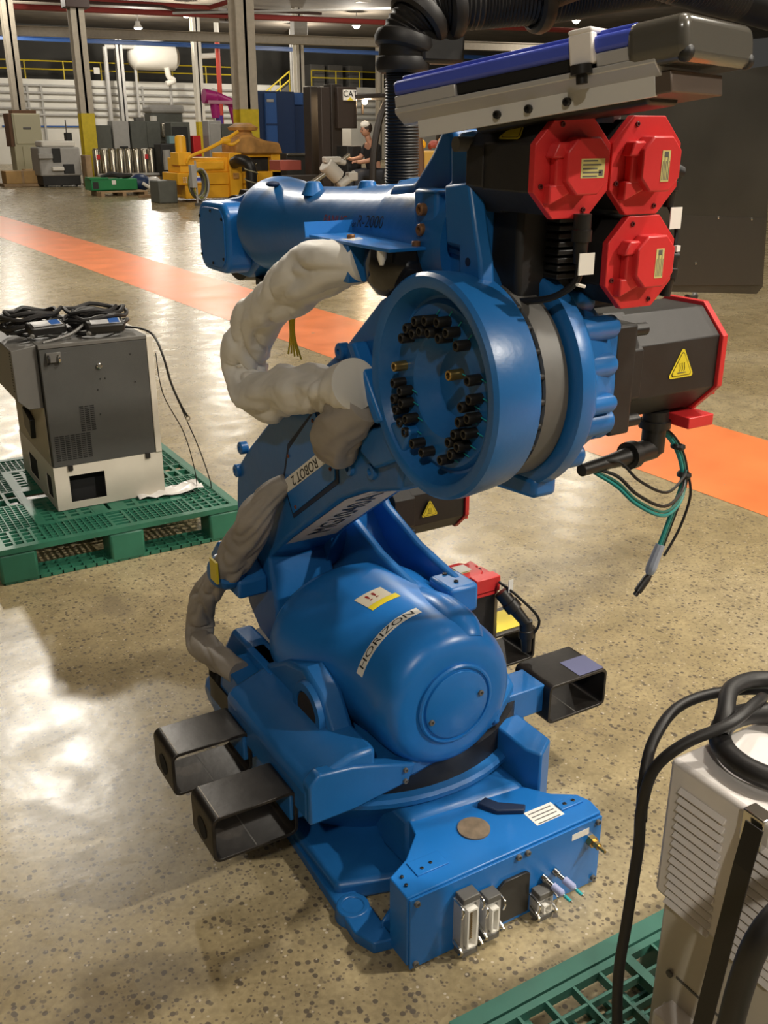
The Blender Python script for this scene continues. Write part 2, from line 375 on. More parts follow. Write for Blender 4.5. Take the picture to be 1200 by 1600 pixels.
# --- rear connection box
b = B()
top = [(-.262, -.662), (.268, -.658), (.275, -.615), (.262, -.58), (.211, -.546), (.178, -.50), (.12, -.42), (-.12, -.42), (-.132, -.465), (-.143, -.504), (-.203, -.561), (-.262, -.591)]
b.prism(top, 2, .01, .192)
cb = b.obj('connection_box', BLUE2, R, .003)
b = B(); b.box(-.258, -.668, .004, .264, -.662, .188); pn = b.obj('rear_panel', BLUE2, R, .001)
for x, z in ((-.243, .176), (-.245, .016), (.25, .178), (.25, .018), (.02, .179), (.045, .18), (.03, .025)): bolt(R, (x, -.668, z), (0, -1, 0), .007, .007, GREY)
b = B(); b.cyl((-.02, -.557, .192), (-.02, -.557, .196), .037, n=32); b.obj('round_cap', mat('rusty_cap', (.20, .15, .10), .5, vary=.3, vscale=40), R)
b = B(); b.prism([(.10, -.60), (.195, -.60), (.195, -.625), (.10, -.625)], 2, .1925, .193)
b.xf(Matrix.Translation((.145, -.6, 0)) @ Matrix.Rotation(0, 4, 'Z') @ Matrix.Translation((-.145, .6, 0))); 
B().box(.11, -.622, .1922, .19, -.572, .1928).obj('plate_label', WHITEL, R)
B().box(.175, -.6685, .155, .225, -.6675, .172).obj('panel_label', WHITEL, R)
for z in (.62, .607, .596, .584): B().box(.116, -z, .1929, .18, -z+.003, .1931).obj('print', GREY, R)
B().box(.19, -.612, .192, .255, -.585, .197).obj('lug', BLUE2, R, .002)
for x in (.21, .235): bolt(R, (x, -.598, .195), (0, 0, 1), .005, .004, BLACK)
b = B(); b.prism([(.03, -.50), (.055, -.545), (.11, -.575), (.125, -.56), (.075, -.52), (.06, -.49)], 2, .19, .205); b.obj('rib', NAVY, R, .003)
B().box(-.21, -.62, .192, -.13, -.575, .195).obj('lug', BLUE2, R, .001)
for x, y in ((-.19, -.605), (-.165, -.60), (-.245, -.63), (-.24, -.605)): bolt(R, (x, y, .194), (0, 0, 1), .004, .003, BLACK)
# heavy connectors
def connector(x0, x1, z0, z1, label):
    c = B(); y = -.668
    frame_tube(c, rrect(x0, z0, x1, z1, .006, 2), rrect(x0+.008, z0+.008, x1-.008, z1-.008, .004, 2), 1, y-.03, y)
    c = c.obj('connector_housing', ALU, R, .001); c['label'] = label
    i = B(); frame_tube(i, rrect(x0+.01, z0+.014, x1-.01, z1-.014, .004, 2), rrect(x0+.014, z0+.018, x1-.014, z1-.018, .003, 2), 1, y-.04, y); i.obj('insert', WHITEL, c)
    p = B(); p.box(x0+.014, y-.022, z0+.018, x1-.014, y-.002, z1-.018); p.obj('pin_field', mat('pin_field', (.30, .24, .15), .5), c)
    n = B()
    for k in range(int((z1-z0-.044)/.006)):
        for q in (.3, .5, .7): n.box(x0+(x1-x0)*q-.0013, y-.025, z0+.023+k*.006, x0+(x1-x0)*q+.0013, y-.021, z0+.0255+k*.006)
    q = n.obj('pins', BRASS, c, smooth=0); q['kind'] = 'stuff'
    for zz2 in (z1-.002, z0-.014): B().box(x0+.002, y-.033, zz2, x1-.002, y-.002, zz2+.016).obj('latch', GREY, c, .002)
    for xx in (x0-.003, x1+.003):
        B().tube([(xx, y-.004, z1), (xx, y-.04, z1-.004), (xx, y-.036, z1-.03)], .0022, 6).obj('lever', CHROME, c)
        B().tube([(xx, y-.01, z0+.024), (xx, y-.04, z0+.012), (xx, y-.03, z0-.002)], .0035, 6).obj('lever', CHROME, c)
connector(-.150, -.103, .018, .150, 'tall grey multi pin connector'); connector(-.086, -.046, .030, .122, 'short grey multi pin connector')
connector(.060, .104, .010, .062, 'small square grey connector low on the panel')
b = B(); b.prism([(-.036, .02), (.052, .02), (.052, .125), (.042, .132), (-.018, .132), (-.036, .118)], 1, -.676, -.667); b.obj('blank_cover', BLACK, R, .002)
for x, z in ((.095, .09), (.128, .092)):
    b = B(); b.lathe((x, -.668, z), (.25, -1, -.25), [(0, .009), (.012, .009), (.012, .006), (.03, .006), (.03, .0085), (.055, .0085), (.06, .004), (.085, .003)], 12); f = b.obj('hose_fitting', CHROME, R)
    B().lathe(Vector((x, -.668, z))+Vector((.25, -1, -.25)).normalized()*.03, (.25, -1, -.25), [(0, .009), (.025, .009), (.03, .005)], 12).obj('tape_wrap', mat('pale_violet_tape', (.35, .38, .60), .5), f)
    B().lathe(Vector((x, -.668, z))+Vector((.25, -1, -.25)).normalized()*.06, (.25, -1, -.25), [(0, .004), (.02, .004)], 8).obj('cyan_tip', CYAN, f)
b = B(); b.lathe((.232, -.668, .135), (0, -1, 0), [(0, .014), (.014, .014), (.014, .009), (.03, .009), (.03, .005), (.05, .004)], 6); b.obj('air_port', BRASS, R)
# --- turntable
b = B(); b.prism([(-.37, -.43), (-.10, -.435), (.02, -.41), (.18, -.37), (.30, -.28), (.37, -.12), (.37, .15), (.22, .42), (.05, .42), (-.10, .25), (-.30, .03), (-.37, -.02)], 2, .288, .330)
tt = b.obj('turntable', BLUE, R, .01)
b = B(); b.prism([(.45, .30), (.49, .67), (.44, .80), (.33, .845), (.22, .81), (.14, .71), (-.02, .655), (-.20, .625), (-.25, .55), (-.36, .45), (-.38, .30)], 0, .045, .070); b.obj('turntable_tower', BLUE, R, .008)
TW = [(.45, .30), (.49, .67), (.44, .80), (.33, .845), (.22, .81), (.14, .71), (-.02, .655), (-.20, .625), (-.25, .55), (-.36, .45), (-.38, .30)]
b = B(); b.prism(TW, 0, .160, .185); b.obj('turntable_tower', BLUE, R, .008)
b = B(); b.prism([(.45, .30), (.47, .62), (.36, .76), (.25, .72), (.12, .60), (-.04, .55), (-.22, .50), (-.34, .40), (-.36, .30)], 0, .066, .164); b.obj('tower_shade_recess', BLUE, R, .004)  # added recess: the solid tower's middle is sunk so it falls in shade
b = B(); b.box(.115, -.25, .55, .20, -.15, .625); b.obj('tower_pad', BLUE, R, .01)
for y in (-.215, -.165): bolt(R, (.155, y, .625), (0, 0, 1), .006, .004, BLACK)
b = B(); b.prism([(.32, .30), (.24, .40), (.02, .40), (-.10, .47), (-.20, .50), (-.28, .47), (-.33, .40), (-.435, .36), (-.435, .27), (.32, .27)], 0, -.262, -.20); b.obj('trunnion_bracket', BLUE, R, .012)
b = B(); b.prism([(-.37, .262), (-.262, .262), (-.12, .282), (-.10, .325), (-.21, .36), (-.262, .375), (-.345, .385), (-.37, .36)], 1, -.44, -.405); b.obj('rear_plate', BLUE, R, .006)
b = B(); b.prism([(-.372, .262), (-.372, .345), (-.355, .365), (-.262, .40), (-.20, .40), (-.20, .262)], 1, -.432, .02); b.obj('side_casting', BLUE, R, .012)
for z in (.30, .33): bolt(R, (-.13, -.44, z-.01), (0, -1, 0), .006, .006, GREY)
b = B(); b.lathe((-.262, -.235, .405), (-1, 0, 0), [(0, .075), (.012, .07), (.012, .05), (.004, .048), (.004, .01)], 32); b.obj('pivot_housing', BLUE, R)
b = B(); b.cyl((-.262, -.235, .405), (-.272, -.235, .405), .047, n=28); pv = b.obj('pivot_cap', mat('dark_brown_rubber', (.02, .014, .01), .7, vary=.5, vscale=60), R)
# --- fork pockets
PO, PI2 = rrect(0, 0, .20, .115, .018), rrect(.008, .008, .192, .107, .012)
def pocket(x, y0, y1, zt, side, lab, sticker=None):
    b = B(); frame_tube(b, [(p[0]+x, p[1]+zt-.115) for p in PO], [(p[0]+x, p[1]+zt-.115) for p in PI2], 1, y0, y1)
    f = b.obj('fork_pocket', BLKS, R, .0015); f['label'] = lab
    xs = x if side < 0 else x+.2
    B().lathe((xs-side*.0006 if 0 else xs+side*.0008, (y0+y1)/2, zt-.06), (side, 0, 0), [(0, .026), (.0006, .026)], 20).obj('slot', mat('slot_black', (.004, .004, .004), .9), f)
    xe = x+.004 if side < 0 else x+.196
    B().tube([(x+.10, y0+.003, zt-.108), (x+.10, y1-.003, zt-.108)], .0022, 5, smooth=False).obj('weld_bead', GREY, f)
    if side < 0: B().tube([(x+.018, y0+.002, zt+.0004), (x+.018, y1-.002, zt+.0004)], .0016, 5, smooth=False).obj('worn_edge', EDGE, f)
    return f
pocket(-.565, -.37, -.245, .31, -1, 'rear left black steel fork pocket with bright worn edge'); pocket(-.562, -.11, .02, .31, -1, 'front left black steel fork pocket')
p = pocket(.385, -.325, -.18, .31, 1, 'rear right black steel fork pocket with lilac paint smear'); B().box(.49, -.32, .3104, .575, -.24, .3112).obj('paint_smear', mat('lilac_smear', (.12, .13, .25), .5), p, .0)
p = pocket(.38, -.03, .11, .31, 1, 'front right black steel fork pocket with yellow warning sticker'); B().box(.44, -.015, .3104, .57, .09, .3112).obj('warning_sticker', YEL, p)
B().box(.26, -.30, .225, .39, -.205, .305).obj('pocket_arm', BLUE, R, .004); B().box(.26, -.01, .225, .39, .09, .305).obj('pocket_arm', BLUE, R, .004)
B().box(-.38, -.36, .225, -.34, -.255, .305).obj('pocket_arm', BLUE, R, .004); B().box(-.38, -.10, .225, -.34, .01, .305).obj('pocket_arm', BLUE, R, .004)
# --- balancer
BC = Vector((-.008, 0, .462)); BR = .178
BP = [(-.452, .10, .10, 0), (-.452, .128, .128, 0), (-.448, .144, .144, 0), (-.439, .158, .158, 0), (-.424, .168, .168, 0), (-.404, .175, .175, 0), (-.377, .178, .178, 0), (-.30, .181, .179, 0), (-.2, .200, .178, -.004), (-.12, .226, .176, -.008), (-.05, .240, .172, -.01), (.0, .236, .165, -.012), (.035, .21, .15, -.014), (.05, .16, .12, -.014)]
def balp(y):
    for k in range(len(BP)-1):
        if BP[k][0] <= y <= BP[k+1][0] and BP[k+1][0] > BP[k][0]:
            t = (y-BP[k][0])/(BP[k+1][0]-BP[k][0]); return [BP[k][q]*(1-t)+BP[k+1][q]*t for q in (1, 2, 3)]
    return BP[-1][1:]
b = B(); b.rings([[(BC.x+dx+rx*math.cos(2*PI*k/64), y, BC.z+rz*math.sin(2*PI*k/64)) for k in range(64)] for y, rx, rz, dx in BP])
b.obj('balancer_cylinder', BLUE2, R, smooth=50)
b = B(); b.lathe((BC.x, -.452, BC.z), (0, -1, 0), [(-.01, .098), (.006, .098), (.009, .094), (.009, .09), (.005, .089), (.005, .084), (.010, .083), (.012, .080)], 56); cp = b.obj('end_cap', BLUE2, R)
for x, z in ((-.07, .44), (.062, .475)): bolt(cp, (BC.x+x, -.463, z+.0), (0, -1, 0), .007, .006, GREY, 'screw')
b = B(); b.tube([(BC.x+.05, -.415, BC.z+.115), (BC.x+.055, -.38, BC.z+.135), (BC.x+.06, -.30, BC.z+.138), (BC.x+.06, -.18, BC.z+.12)], [.045, .052, .05, .04], 20); b.obj('balancer_rib', BLUE2, R)
def onb(a, y, r):
    rx, rz, dx = balp(y); e = r-.184
    return Vector((BC.x+dx+math.sin(a)*(rx+e), y, BC.z+math.cos(a)*(rz+e)))
def band(y0, y1, a0, a1, r, m, name):
    b = B(); n = 24
    A = [[b.bm.verts.new(onb(a0+(a1-a0)*k/n, y, r)) for k in range(n+1)] for y in (y0, y1)]
    for k in range(n): b.bm.faces.new((A[0][k], A[0][k+1], A[1][k+1], A[1][k]))
    return b.obj(name, m, R)
band(-.335, -.31, -1.25, -.08, .1850, WHITEL, 'tape_label')
text('HORIZON', .024, (0, 0, 0), (1, 0, 0), (0, 1, 0), BLKINK, R, wrap=lambda x, y: onb(-.66+x/.186, -.3225+y, .1858), squash=1.7)
band(-.22, -.17, -.46, -.10, .1850, CREAML, 'warning_label'); band(-.24, -.218, -.46, -.05, .1848, YEL, 'warning_label')
text('!!', .035, (0, 0, 0), (1, 0, 0), (0, 1, 0), mat('red_ink', (.25, .01, .01), .5), R, wrap=lambda x, y: onb(-.3+x/.186, -.195+y, .1858), squash=1.7)
# --- lower arm
arm = [(-.50, 1.413), (-.386, 1.358), (-.249, 1.249), (.077, 1.046), (.289, .885), (.362, .82), (.385, .764), (.395, .69), (.40, .60), (.395, .50), (.345, .405), (.28, .355), (.22, .345), (.165, .38), (.15, .46), (.17, .54), (.195, .605),
       (.063, .709), (-.06, .794), (-.214, .90), (-.323, .953), (-.463, .998)]+[(-.6+.184*math.cos(math.radians(t)), 1.237+.184*math.sin(math.radians(t))) for t in range(-50, 58, 7)]
b = B(); b.prism(arm, 0, -.165, .02); la = b.obj('lower_arm', BLUE, R, .014, seg=3)
b = B(); b.lathe((-.0, .312, .67), (1, 0, 0), [(0, .17), (.11, .165), (.12, .15)], 40); b.obj('shoulder_gearbox', BLUE, R)
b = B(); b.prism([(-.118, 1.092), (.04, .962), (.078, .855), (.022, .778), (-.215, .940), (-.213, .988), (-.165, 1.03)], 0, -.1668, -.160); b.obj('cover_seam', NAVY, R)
b = B(); b.prism([(-.112, 1.078), (.028, .952), (.062, .86), (.018, .792), (-.202, .945), (-.202, .984), (-.158, 1.022)], 0, -.170, -.162); cv = b.obj('arm_cover', BLUE2, R, .001)
for y, z in ((-.105, 1.055), (.03, .935), (.0, .815), (-.185, .965)): bolt(cv, (-.17, y, z), (-1, 0, 0), .0045, .003, mat('rust_bolt', (.18, .05, .03), .6), 'screw')
xd = Vector((0, .838, -.545)); yd = Vector((-1, 0, 0)).cross(xd)
def sticker(c, wd, h, xd, yd, m, name='label_strip', parent=R, t=.0006):
    b = B(); M = Matrix((( xd.x, yd.x, 0, c[0]), (xd.y, yd.y, 0, c[1]), (xd.z, yd.z, 0, c[2]), (0, 0, 0, 1)))
    n = xd.cross(yd); M[0][2], M[1][2], M[2][2] = n; b.box(-wd/2, -h/2, 0, wd/2, h/2, t, M); return b.obj(name, m, parent, smooth=0)
sticker((-.1705, -.055, .921), .262, .032, xd, yd, WHITEL); text('ROBOT 2', .034, (-.1714, -.055, .921), xd, yd, BLKINK, R, squash=1.15)
for y, z, r in ((.325, .875, .017), (.365, .80, .018), (-.24, 1.235, .018)):
    b = B(); b.lathe((-.155, y, z), (-1, 0, 0), [(0, r), (.018, r), (.021, r*.8), (.021, r*.35), (.012, r*.3)], 18); b.obj('boss', BLUE, R)
for y, z in ((-.265, .99), (-.36, 1.01)):
    b = B(); b.lathe((-.160, y, z), (-1, 0, 0), [(0, .02), (.012, .016), (.013, .008), (.006, .006)], 18); b.obj('boss', BLUE, R)
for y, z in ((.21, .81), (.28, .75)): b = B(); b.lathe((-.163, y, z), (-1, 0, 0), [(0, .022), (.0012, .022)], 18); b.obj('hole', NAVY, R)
# underside sticker
P1, P2 = Vector((-.07, .08, .696)), Vector((-.07, -.40, .973))
ud = (P2-P1).normalized(); un = Vector((0, -ud.z, ud.y))  # faces backwards and down
if un.z > 0: un = -un
b = B(); path = [(.125, .662), (.063, .709), (-.06, .794), (-.214, .90), (-.323, .953), (-.463, .998)]
def under(s, off):   # point along underside by arc length
    q = [Vector((0, *p)) for p in path]
    for k in range(len(q)-1):
        L = (q[k+1]-q[k]).length
        if s <= L or k == len(q)-2:
            d = (q[k+1]-q[k]).normalized(); n = Vector((0, d.z, -d.y)); n = n if n.z < 0 else -n
            return q[k]+d*s+n*off
        s -= L
SL = .62; n = 40
A = [[b.bm.verts.new(under(.02+(SL-.02)*k/n, .0012)+Vector((x+(-.0 if x > -.1 else 0), 0, 0))) for k in range(n+1)] for x in (-.15, -.005)]
for k in range(n): b.bm.faces.new((A[0][k], A[0][k+1], A[1][k+1], A[1][k]))
b.obj('label_strip', CREAML, R)
text('MG1040A1A-1', .092, (0, 0, 0), (1, 0, 0), (0, 1, 0), BLKINK, R, wrap=lambda x, y: under(.32+x, .0022)+Vector((-.075-y, 0, 0)), squash=.88)
# --- elbow disc
b = B(); b.lathe((-.09, *J3), (-1, 0, 0), [(0, .10), (0, .184), (.006, .190), (.03, .194), (.080, .199), (.096, .198), (.103, .192), (.103, .178), (.100, .172), (.070, .160), (.065, .157), (.065, .152), (.070, .148), (.073, .144), (.073, .092), (.070, .088), (.038, .066), (.035, .062), (.035, .01)], 72)
ed = b.obj('elbow_disc', BLUE, R, smooth=32)
b = B(); b.lathe((-.078, *J3), (1, 0, 0), [(-.012, .172), (.0, .172)], 60); b.obj('gap_ring', mat('gap_black', (.006, .006, .006), .8), R)
b = B(); b.lathe((-.078, *J3), (1, 0, 0), [(0, .174), (.002, .178), (.05, .178), (.052, .176), (.052, .12)], 64); b.obj('gearbox_ring', GREY, R)
for k in range(26):
    a = 2*PI*k/26; bolt(ed, (-.092, J3[0]+.1745*math.cos(a), J3[1]+.1745*math.sin(a)), (1, 0, 0), .006, .014, BLKINK, 'rim_bolt')
DB = [(0.097, 0.071), (0.082, 0.091), (0.06, 0.085), (0.053, 0.108), (0.037, 0.093), (0.021, 0.114), (0.01, 0.095), (-0.017, 0.117), (-0.022, 0.091), (-0.045, 0.104), (-0.075, 0.087), (0.12, 0.015), (-0.056, 0.034), (-0.11, 0.036), (0.124, -0.017), (0.1, -0.027), (0.124, -0.047), (0.096, -0.049), (0.116, -0.066), (0.08, -0.075), (0.084, -0.101), (0.102, -0.087), (0.056, -0.116), (0.024, -0.124), (-0.116, 0.005), (-0.093, -0.013), (-0.113, -0.028), (-0.087, -0.04), (-0.105, -0.057), (-0.075, -0.065), (-0.059, -0.083), (-0.086, -0.084), (-0.067, -0.103), (-0.036, -0.122)]
for k, (dy, dz) in enumerate(DB):
    m = BRASS if k in (11, 12) else BLACK
    b = B(); b.lathe((-.161, J3[0]+dy, J3[1]+dz), (-1, 0, 0), [(0, .0095), (.026, .0095), (.028, .0085), (.028, .0055), (.014, .005), (.014, .001)], 14)
    bt = b.obj('disc_bolt', m, ed, smooth=40)
    if dy < .02 or k in (15, 17, 19, 20) or k in (5, 7):
        c, s_ = (-.9, .0) if dz < .06 else (-.5, .8)
        B().tube([(-.165, J3[0]+dy+c*.008, J3[1]+dz+s_*.01+.002), (-.1662, J3[0]+dy+c*.028, J3[1]+dz+s_*.024)], .0011, 5, smooth=False).obj('paint_mark', CYAN, ed)
# --- elbow housing and its motor
b = B(); b.lathe((-.022, *J3), (1, 0, 0), [(0, .18), (.0, .195), (.005, .202), (.028, .205), (.036, .20), (.045, .18), (.09, .165), (.125, .15), (.15, .12)], 64)
eh = b.obj('elbow_housing', BLUE, R, smooth=45)
for a, r, x1, rr in ((95, .165, .085, .024), (70, .16, .08, .024), (122, .165, .085, .023), (143, .17, .105, .022), (165, .158, .09, .022), (-172, .168, .085, .018), (-158, .16, .095, .026), (-130, .17, .07, .024), (-105, .175, .06, .024), (45, .165, .08, .024), (-60, .165, .08, .024)):
    a = math.radians(a); y, z = J3[0]+r*math.cos(a), J3[1]+r*math.sin(a)
    b = B(); b.lathe((0, y, z), (1, 0, 0), [(0, rr), (x1-.008, rr*.95), (x1, rr*.7)], 16); b.obj('casting_boss', BLUE, R)
b = B(); b.prism(rrect(-.725, 1.125, -.48, 1.345, .03), 0, .095, .128); b.obj('motor_plate', BLUE, R, .005)
b = B(); b.prism([(-.70, 1.07), (-.70, 1.03), (-.55, 1.015), (-.52, 1.06)], 0, -.025, .03); b.obj('lower_lug', BLUE, R, .01)
b = B(); b.prism([(-.79, 1.20), (-.79, 1.27), (-.74, 1.30), (-.74, 1.17)], 0, -.02, .03); b.obj('side_lug', BLUE, R, .008)
def servo(c, d, up, L, r, lab, cap_detail=True, label_dir=0, ex=1):
    """servo motor: d = unit axis pointing to the red cap, up = a perpendicular; built around local Z then turned"""
    d, up = Vector(d).normalized(), Vector(up).normalized(); rt = up.cross(d)
    M = Matrix(((rt.x, up.x, d.x, c[0]), (rt.y, up.y, d.y, c[1]), (rt.z, up.z, d.z, c[2]), (0, 0, 0, 1)))
    b = B(); b.prism(octa(0, 0, r*.98, .42), 2, 0, L*.28); b.prism(octa(0, 0, r*.93, .5), 2, L*.24, L); b.xf(M)
    body = b.obj('servo_motor', BLK2, R, .002); body['label'] = lab
    b = B(); b.prism(octa(0, 0, r*1.0, .46), 2, L, L+.014); b.xf(M); cap = b.obj('red_flange', RED, body, .0015)
    b = B(); b.prism(octa(r*.10, r*.04, r*.56, .5), 2, L+.014, L+.042); b.prism([(-r*.62, -r*.36), (-r*.1, -r*.36), (-r*.1, r*.42), (-r*.62, r*.42)], 2, L+.014, L+.03)
    b.prism([(-r*.75, r*.2), (-r*.3, r*.2), (-r*.3, r*.5), (-r*.6, r*.5)], 2, L+.012, L+.034); b.prism([(-r*.75, -r*.7), (-r*.1, -r*.45), (-r*.15, -r*.3), (-r*.75, -r*.3)], 2, L+.012, L+.03)
    b.xf(M); cc = b.obj('red_encoder_cap', RED, body, .003)
    b = B(); w_, h_ = (.42, .25) if label_dir == 0 else (.16, .42)
    ox = r*.2
    b.box(ox-r*w_*.75, -r*h_*.75, L+.042, ox+r*w_*.75, r*h_*.75, L+.0426); b.xf(M); b.obj('data_plate', GOLDL, body, smooth=0)
    b = B()
    for k in range(5):
        if label_dir == 0: b.box(ox-r*.27, r*(.13-.075*k), L+.0426, ox+r*(.12+.1*(k % 2)), r*(.13-.075*k)+r*.03, L+.0428)
        else: b.box(ox-r*(.09-.045*k), -r*.28, L+.0426, ox-r*(.09-.045*k)+r*.018, r*(.1+.1*(k % 2)), L+.0428)
    b.box(ox+r*.16, -r*.15, L+.0426, ox+r*.27, -r*.03, L+.0428) if label_dir == 0 else b.box(ox-r*.06, r*.18, L+.0426, ox+r*.06, r*.29, L+.0428)
    b.xf(M); b.obj('print', GREY, body, smooth=0)
    for q in range(4):
        a = PI/8+q*PI/2+.0; p = M @ Vector((r*.90*math.cos(a), r*.90*math.sin(a), L+.012)); bolt(body, p, d, r*.055, .005, mat('dark_red_bolt', (.10, .01, .01), .5), 'screw')
    return body, M
m1, M1 = servo((-.052, -.60, 1.602), (0, -1, 0), (0, 0, 1), .165, .0745, 'upper left black servo motor with red cap and yellow triangle')
m2, M2 = servo((.100, -.60, 1.603), (0, -1, 0), (0, 0, 1), .165, .0745, 'upper right black servo motor with red cap', label_dir=1)
m3, M3 = servo((.108, -.60, 1.452), (0, -1, 0), (0, 0, 1), .165, .0745, 'lower black servo motor with red cap', label_dir=1)
m4, M4 = servo((.128, -.605, 1.238), (1, 0, 0), (0, 0, 1), .285, .108, 'large black elbow servo motor with yellow heat triangle')
b = B(); b.prism([(-.72, 1.13), (-.49, 1.13), (-.49, 1.335), (-.72, 1.335)], 0, .128, .18); b.obj('motor_flange', BLK2, m4, .006)
for y, z in ((-.705, 1.32), (-.705, 1.15)): b = B(); b.cyl((.18, y, z), (.21, y, z), .012, n=12); b.obj('flange_screw', BLACK, m4)
def triangle(c, xd, yd, s, parent, heat=True):
    xd, yd = Vector(xd).normalized(), Vector(yd).normalized(); n = xd.cross(yd); c = Vector(c)
    def tri(r, t, m, nm, rd=.12):
        b = B(); P = []
        for k in range(3):
            a = PI/2+k*2*PI/3; cc = Vector((math.cos(a), math.sin(a)))*(r*(1-rd*1.4))
            for q in (-50, -25, 0, 25, 50): P.append(cc+Vector((math.cos(a+math.radians(q)), math.sin(a+math.radians(q))))*r*rd*1.2)
        A = [b.bm.verts.new(c+xd*p.x+yd*p.y+n*t) for p in P]; b.bm.faces.new(A); C = [b.bm.verts.new(c+xd*p.x+yd*p.y+n*(t-.0005)) for p in P]; b.bm.faces.new(list(reversed(C)))
        for i in range(len(P)): b.bm.faces.new((A[i], A[(i+1) % len(P)], C[(i+1) % len(P)], C[i]))
        return b.obj(nm, m, parent, smooth=0)
    tri(s, .0008, YEL, 'warning_triangle'); tri(s*.82, .0012, BLKINK, 'warning_triangle'); tri(s*.76, .0016, YEL, 'warning_triangle')
    if heat:
        for k in (-1, 0, 1):
            B().tube([c+xd*(k*s*.16+math.sin(q)*s*.03)+yd*(s*(-.2+.09*q))+n*.0018 for q in range(6)], s*.022, 4, smooth=False).obj('heat_mark', BLKINK, parent)
        B().tube([c-xd*s*.3-yd*s*.28+n*.0018, c+xd*s*.3-yd*s*.28+n*.0018], s*.025, 4, smooth=False).obj('heat_mark', BLKINK, parent)
triangle((.315, -.706, 1.237), (1, 0, 0), (0, 0, 1), .036, m4)
sl = Vector((0, 0, 0)); tn = Vector((-1, 0, 1)).normalized()
triangle((-.052-.0528, -.70, 1.602+.0528), (0, -1, 0), (1, 0, 1), .030, m1, False)
triangle((.155-.052-.155+.052, 0, 0) if 0 else (.30+.0, -.0, 0), (1, 0, 0), (0, 0, 1), .0001, m4, False) if 0 else None
# connectors and cables on the motors
def plug(p, d, parent, L=.06, r=.014):
    b = B(); b.lathe(p, d, [(0, r), (L*.3, r), (L*.32, r*1.15), (L*.55, r*1.15), (L*.57, r*.85), (L, r*.7)], 16); return b.obj('cable_plug', BLACK, parent)
plug((-.035, -.79, 1.535), (0, 0, -1), m1, .075); B().box(-.055, -.812, 1.445, -.024, -.810, 1.478).obj('white_tag', WHITEL, m1)
B().tube([(-.035, -.79, 1.46), (-.036, -.785, 1.43), (-.05, -.74, 1.40), (-.07, -.66, 1.385)], .006, 8).obj('motor_cable', BLACK, m1)
B().tube([(-.05, -.805, 1.43), (-.03, -.80, 1.425)], .003, 6, smooth=False).obj('cable_tie', WHITEL, m1)
plug((.178, -.74, 1.60), (1, -.2, -.3), m2, .04, .016); plug((.195, -.745, 1.595), (0, 0, -1), m2, .06, .013); B().box(.186, -.762, 1.50, .212, -.76, 1.535).obj('white_tag', WHITEL, m2)
B().tube([(.195, -.745, 1.54), (.215, -.75, 1.50), (.21, -.755, 1.46), (.215, -.755, 1.41)], .004, 8).obj('motor_cable', BLACK, m2); B().box(.205, -.765, 1.462, .214, -.758, 1.472).obj('cable_tie', WHITEL, m2)
plug((.184, -.745, 1.452), (1, -.2, 0), m3, .035, .018); plug((.21, -.75, 1.455), (-.1, 0, -1), m3, .07, .014)
for k in range(8):
    b = B(); b.box(-.015, -.715, 1.515-k*.013, .035, -.66, 1.524-k*.013); b.obj('ribbed_connector', BLACK, R, .002)
b = B(); b.box(-.07, -.68, 1.36, .17, -.6, 1.54); b.obj('motor_carrier', BLKINK, R, .01)
b = B(); b.lathe((.0, -.26, 1.465), (0, -1, 0), [(0, .105), (.10, .112), (.20, .122), (.27, .125)], 48); b.obj('forearm_neck', BLUE, R)
b = B(); b.lathe((.33, -.64, 1.135), (0, 0, -1), [(0, .026), (.02, .026), (.02, .032), (.035, .032), (.035, .024), (.085, .024), (.09, .018)], 18); b.obj('elbow_plug', BLACK, m4)
b = B(); b.lathe((.33, -.64, 1.055), (-1, -.15, 0), [(0, .022), (.06, .022), (.06, .028), (.08, .028), (.08, .018), (.14, .014), (.22, .012)], 16); b.obj('elbow_plug', BLACK, m4)
B().box(.36, -.70, 1.105, .43, -.60, 1.128).obj('red_tab', RED, m4, .002)
# loose cable bundle
lc = Vector((.385, -.64, 0))
for k, (m, r) in enumerate(((mat('teal_wire', (.015, .22, .20), .4), .0045), (mat('green_wire', (.02, .13, .10), .4), .004), (BLACK, .0035))):
    o_ = .007*(k-1)
    B().tube([(.36+o_, -.62, 1.095), (.40+o_, -.63, 1.06), (.43+o_, -.635, 1.01), (.435+o_, -.64, .96), (.415+o_, -.64, .90), (.385+o_, -.64, .82)], r, 8).obj('loose_cable', m, m4)
for k, (m, r, dz) in enumerate(((BLACK, .0035, 0), (mat('teal_wire', (0, 0, 0)), .004, -.02), (BLACK, .003, .03), (mat('green_wire', (0, 0, 0)), .003, -.012))):
    B().tube([(.15, -.66, 1.05+dz*.3), (.20, -.68, 1.03+dz), (.25, -.69, .985+dz), (.33, -.69, .945+dz), (.41, -.66, .955+dz), (.435, -.64, .99)], r, 8).obj('loose_cable', m, m4)
B().tube([(.44, -.64, .99), (.46, -.64, .93), (.44, -.64, .86), (.40, -.64, .80)], .003, 8).obj('loose_cable', BLACK, m4)
for p in ((.41, -.635, 1.045), (.433, -.64, .98)): b = B(); b.torus(p, (.2, 0, 1), .012, .004, 16, 6, 1.6); b.obj('cable_tie', BLACK, m4)
b = B(); b.tube([(.385, -.64, .83), (.365, -.64, .78), (.362, -.64, .765)], [.010, .012, .007], 10); b.obj('tape_wrap', mat('grey_tape', (.30, .33, .40), .4), m4)
b = B(); b.lathe((.362, -.64, .765), (-.7, 0, -.75), [(0, .006), (.01, .009), (.045, .009), (.045, .006), (.055, .006)], 12); b.obj('cable_plug', BLACK, m4)
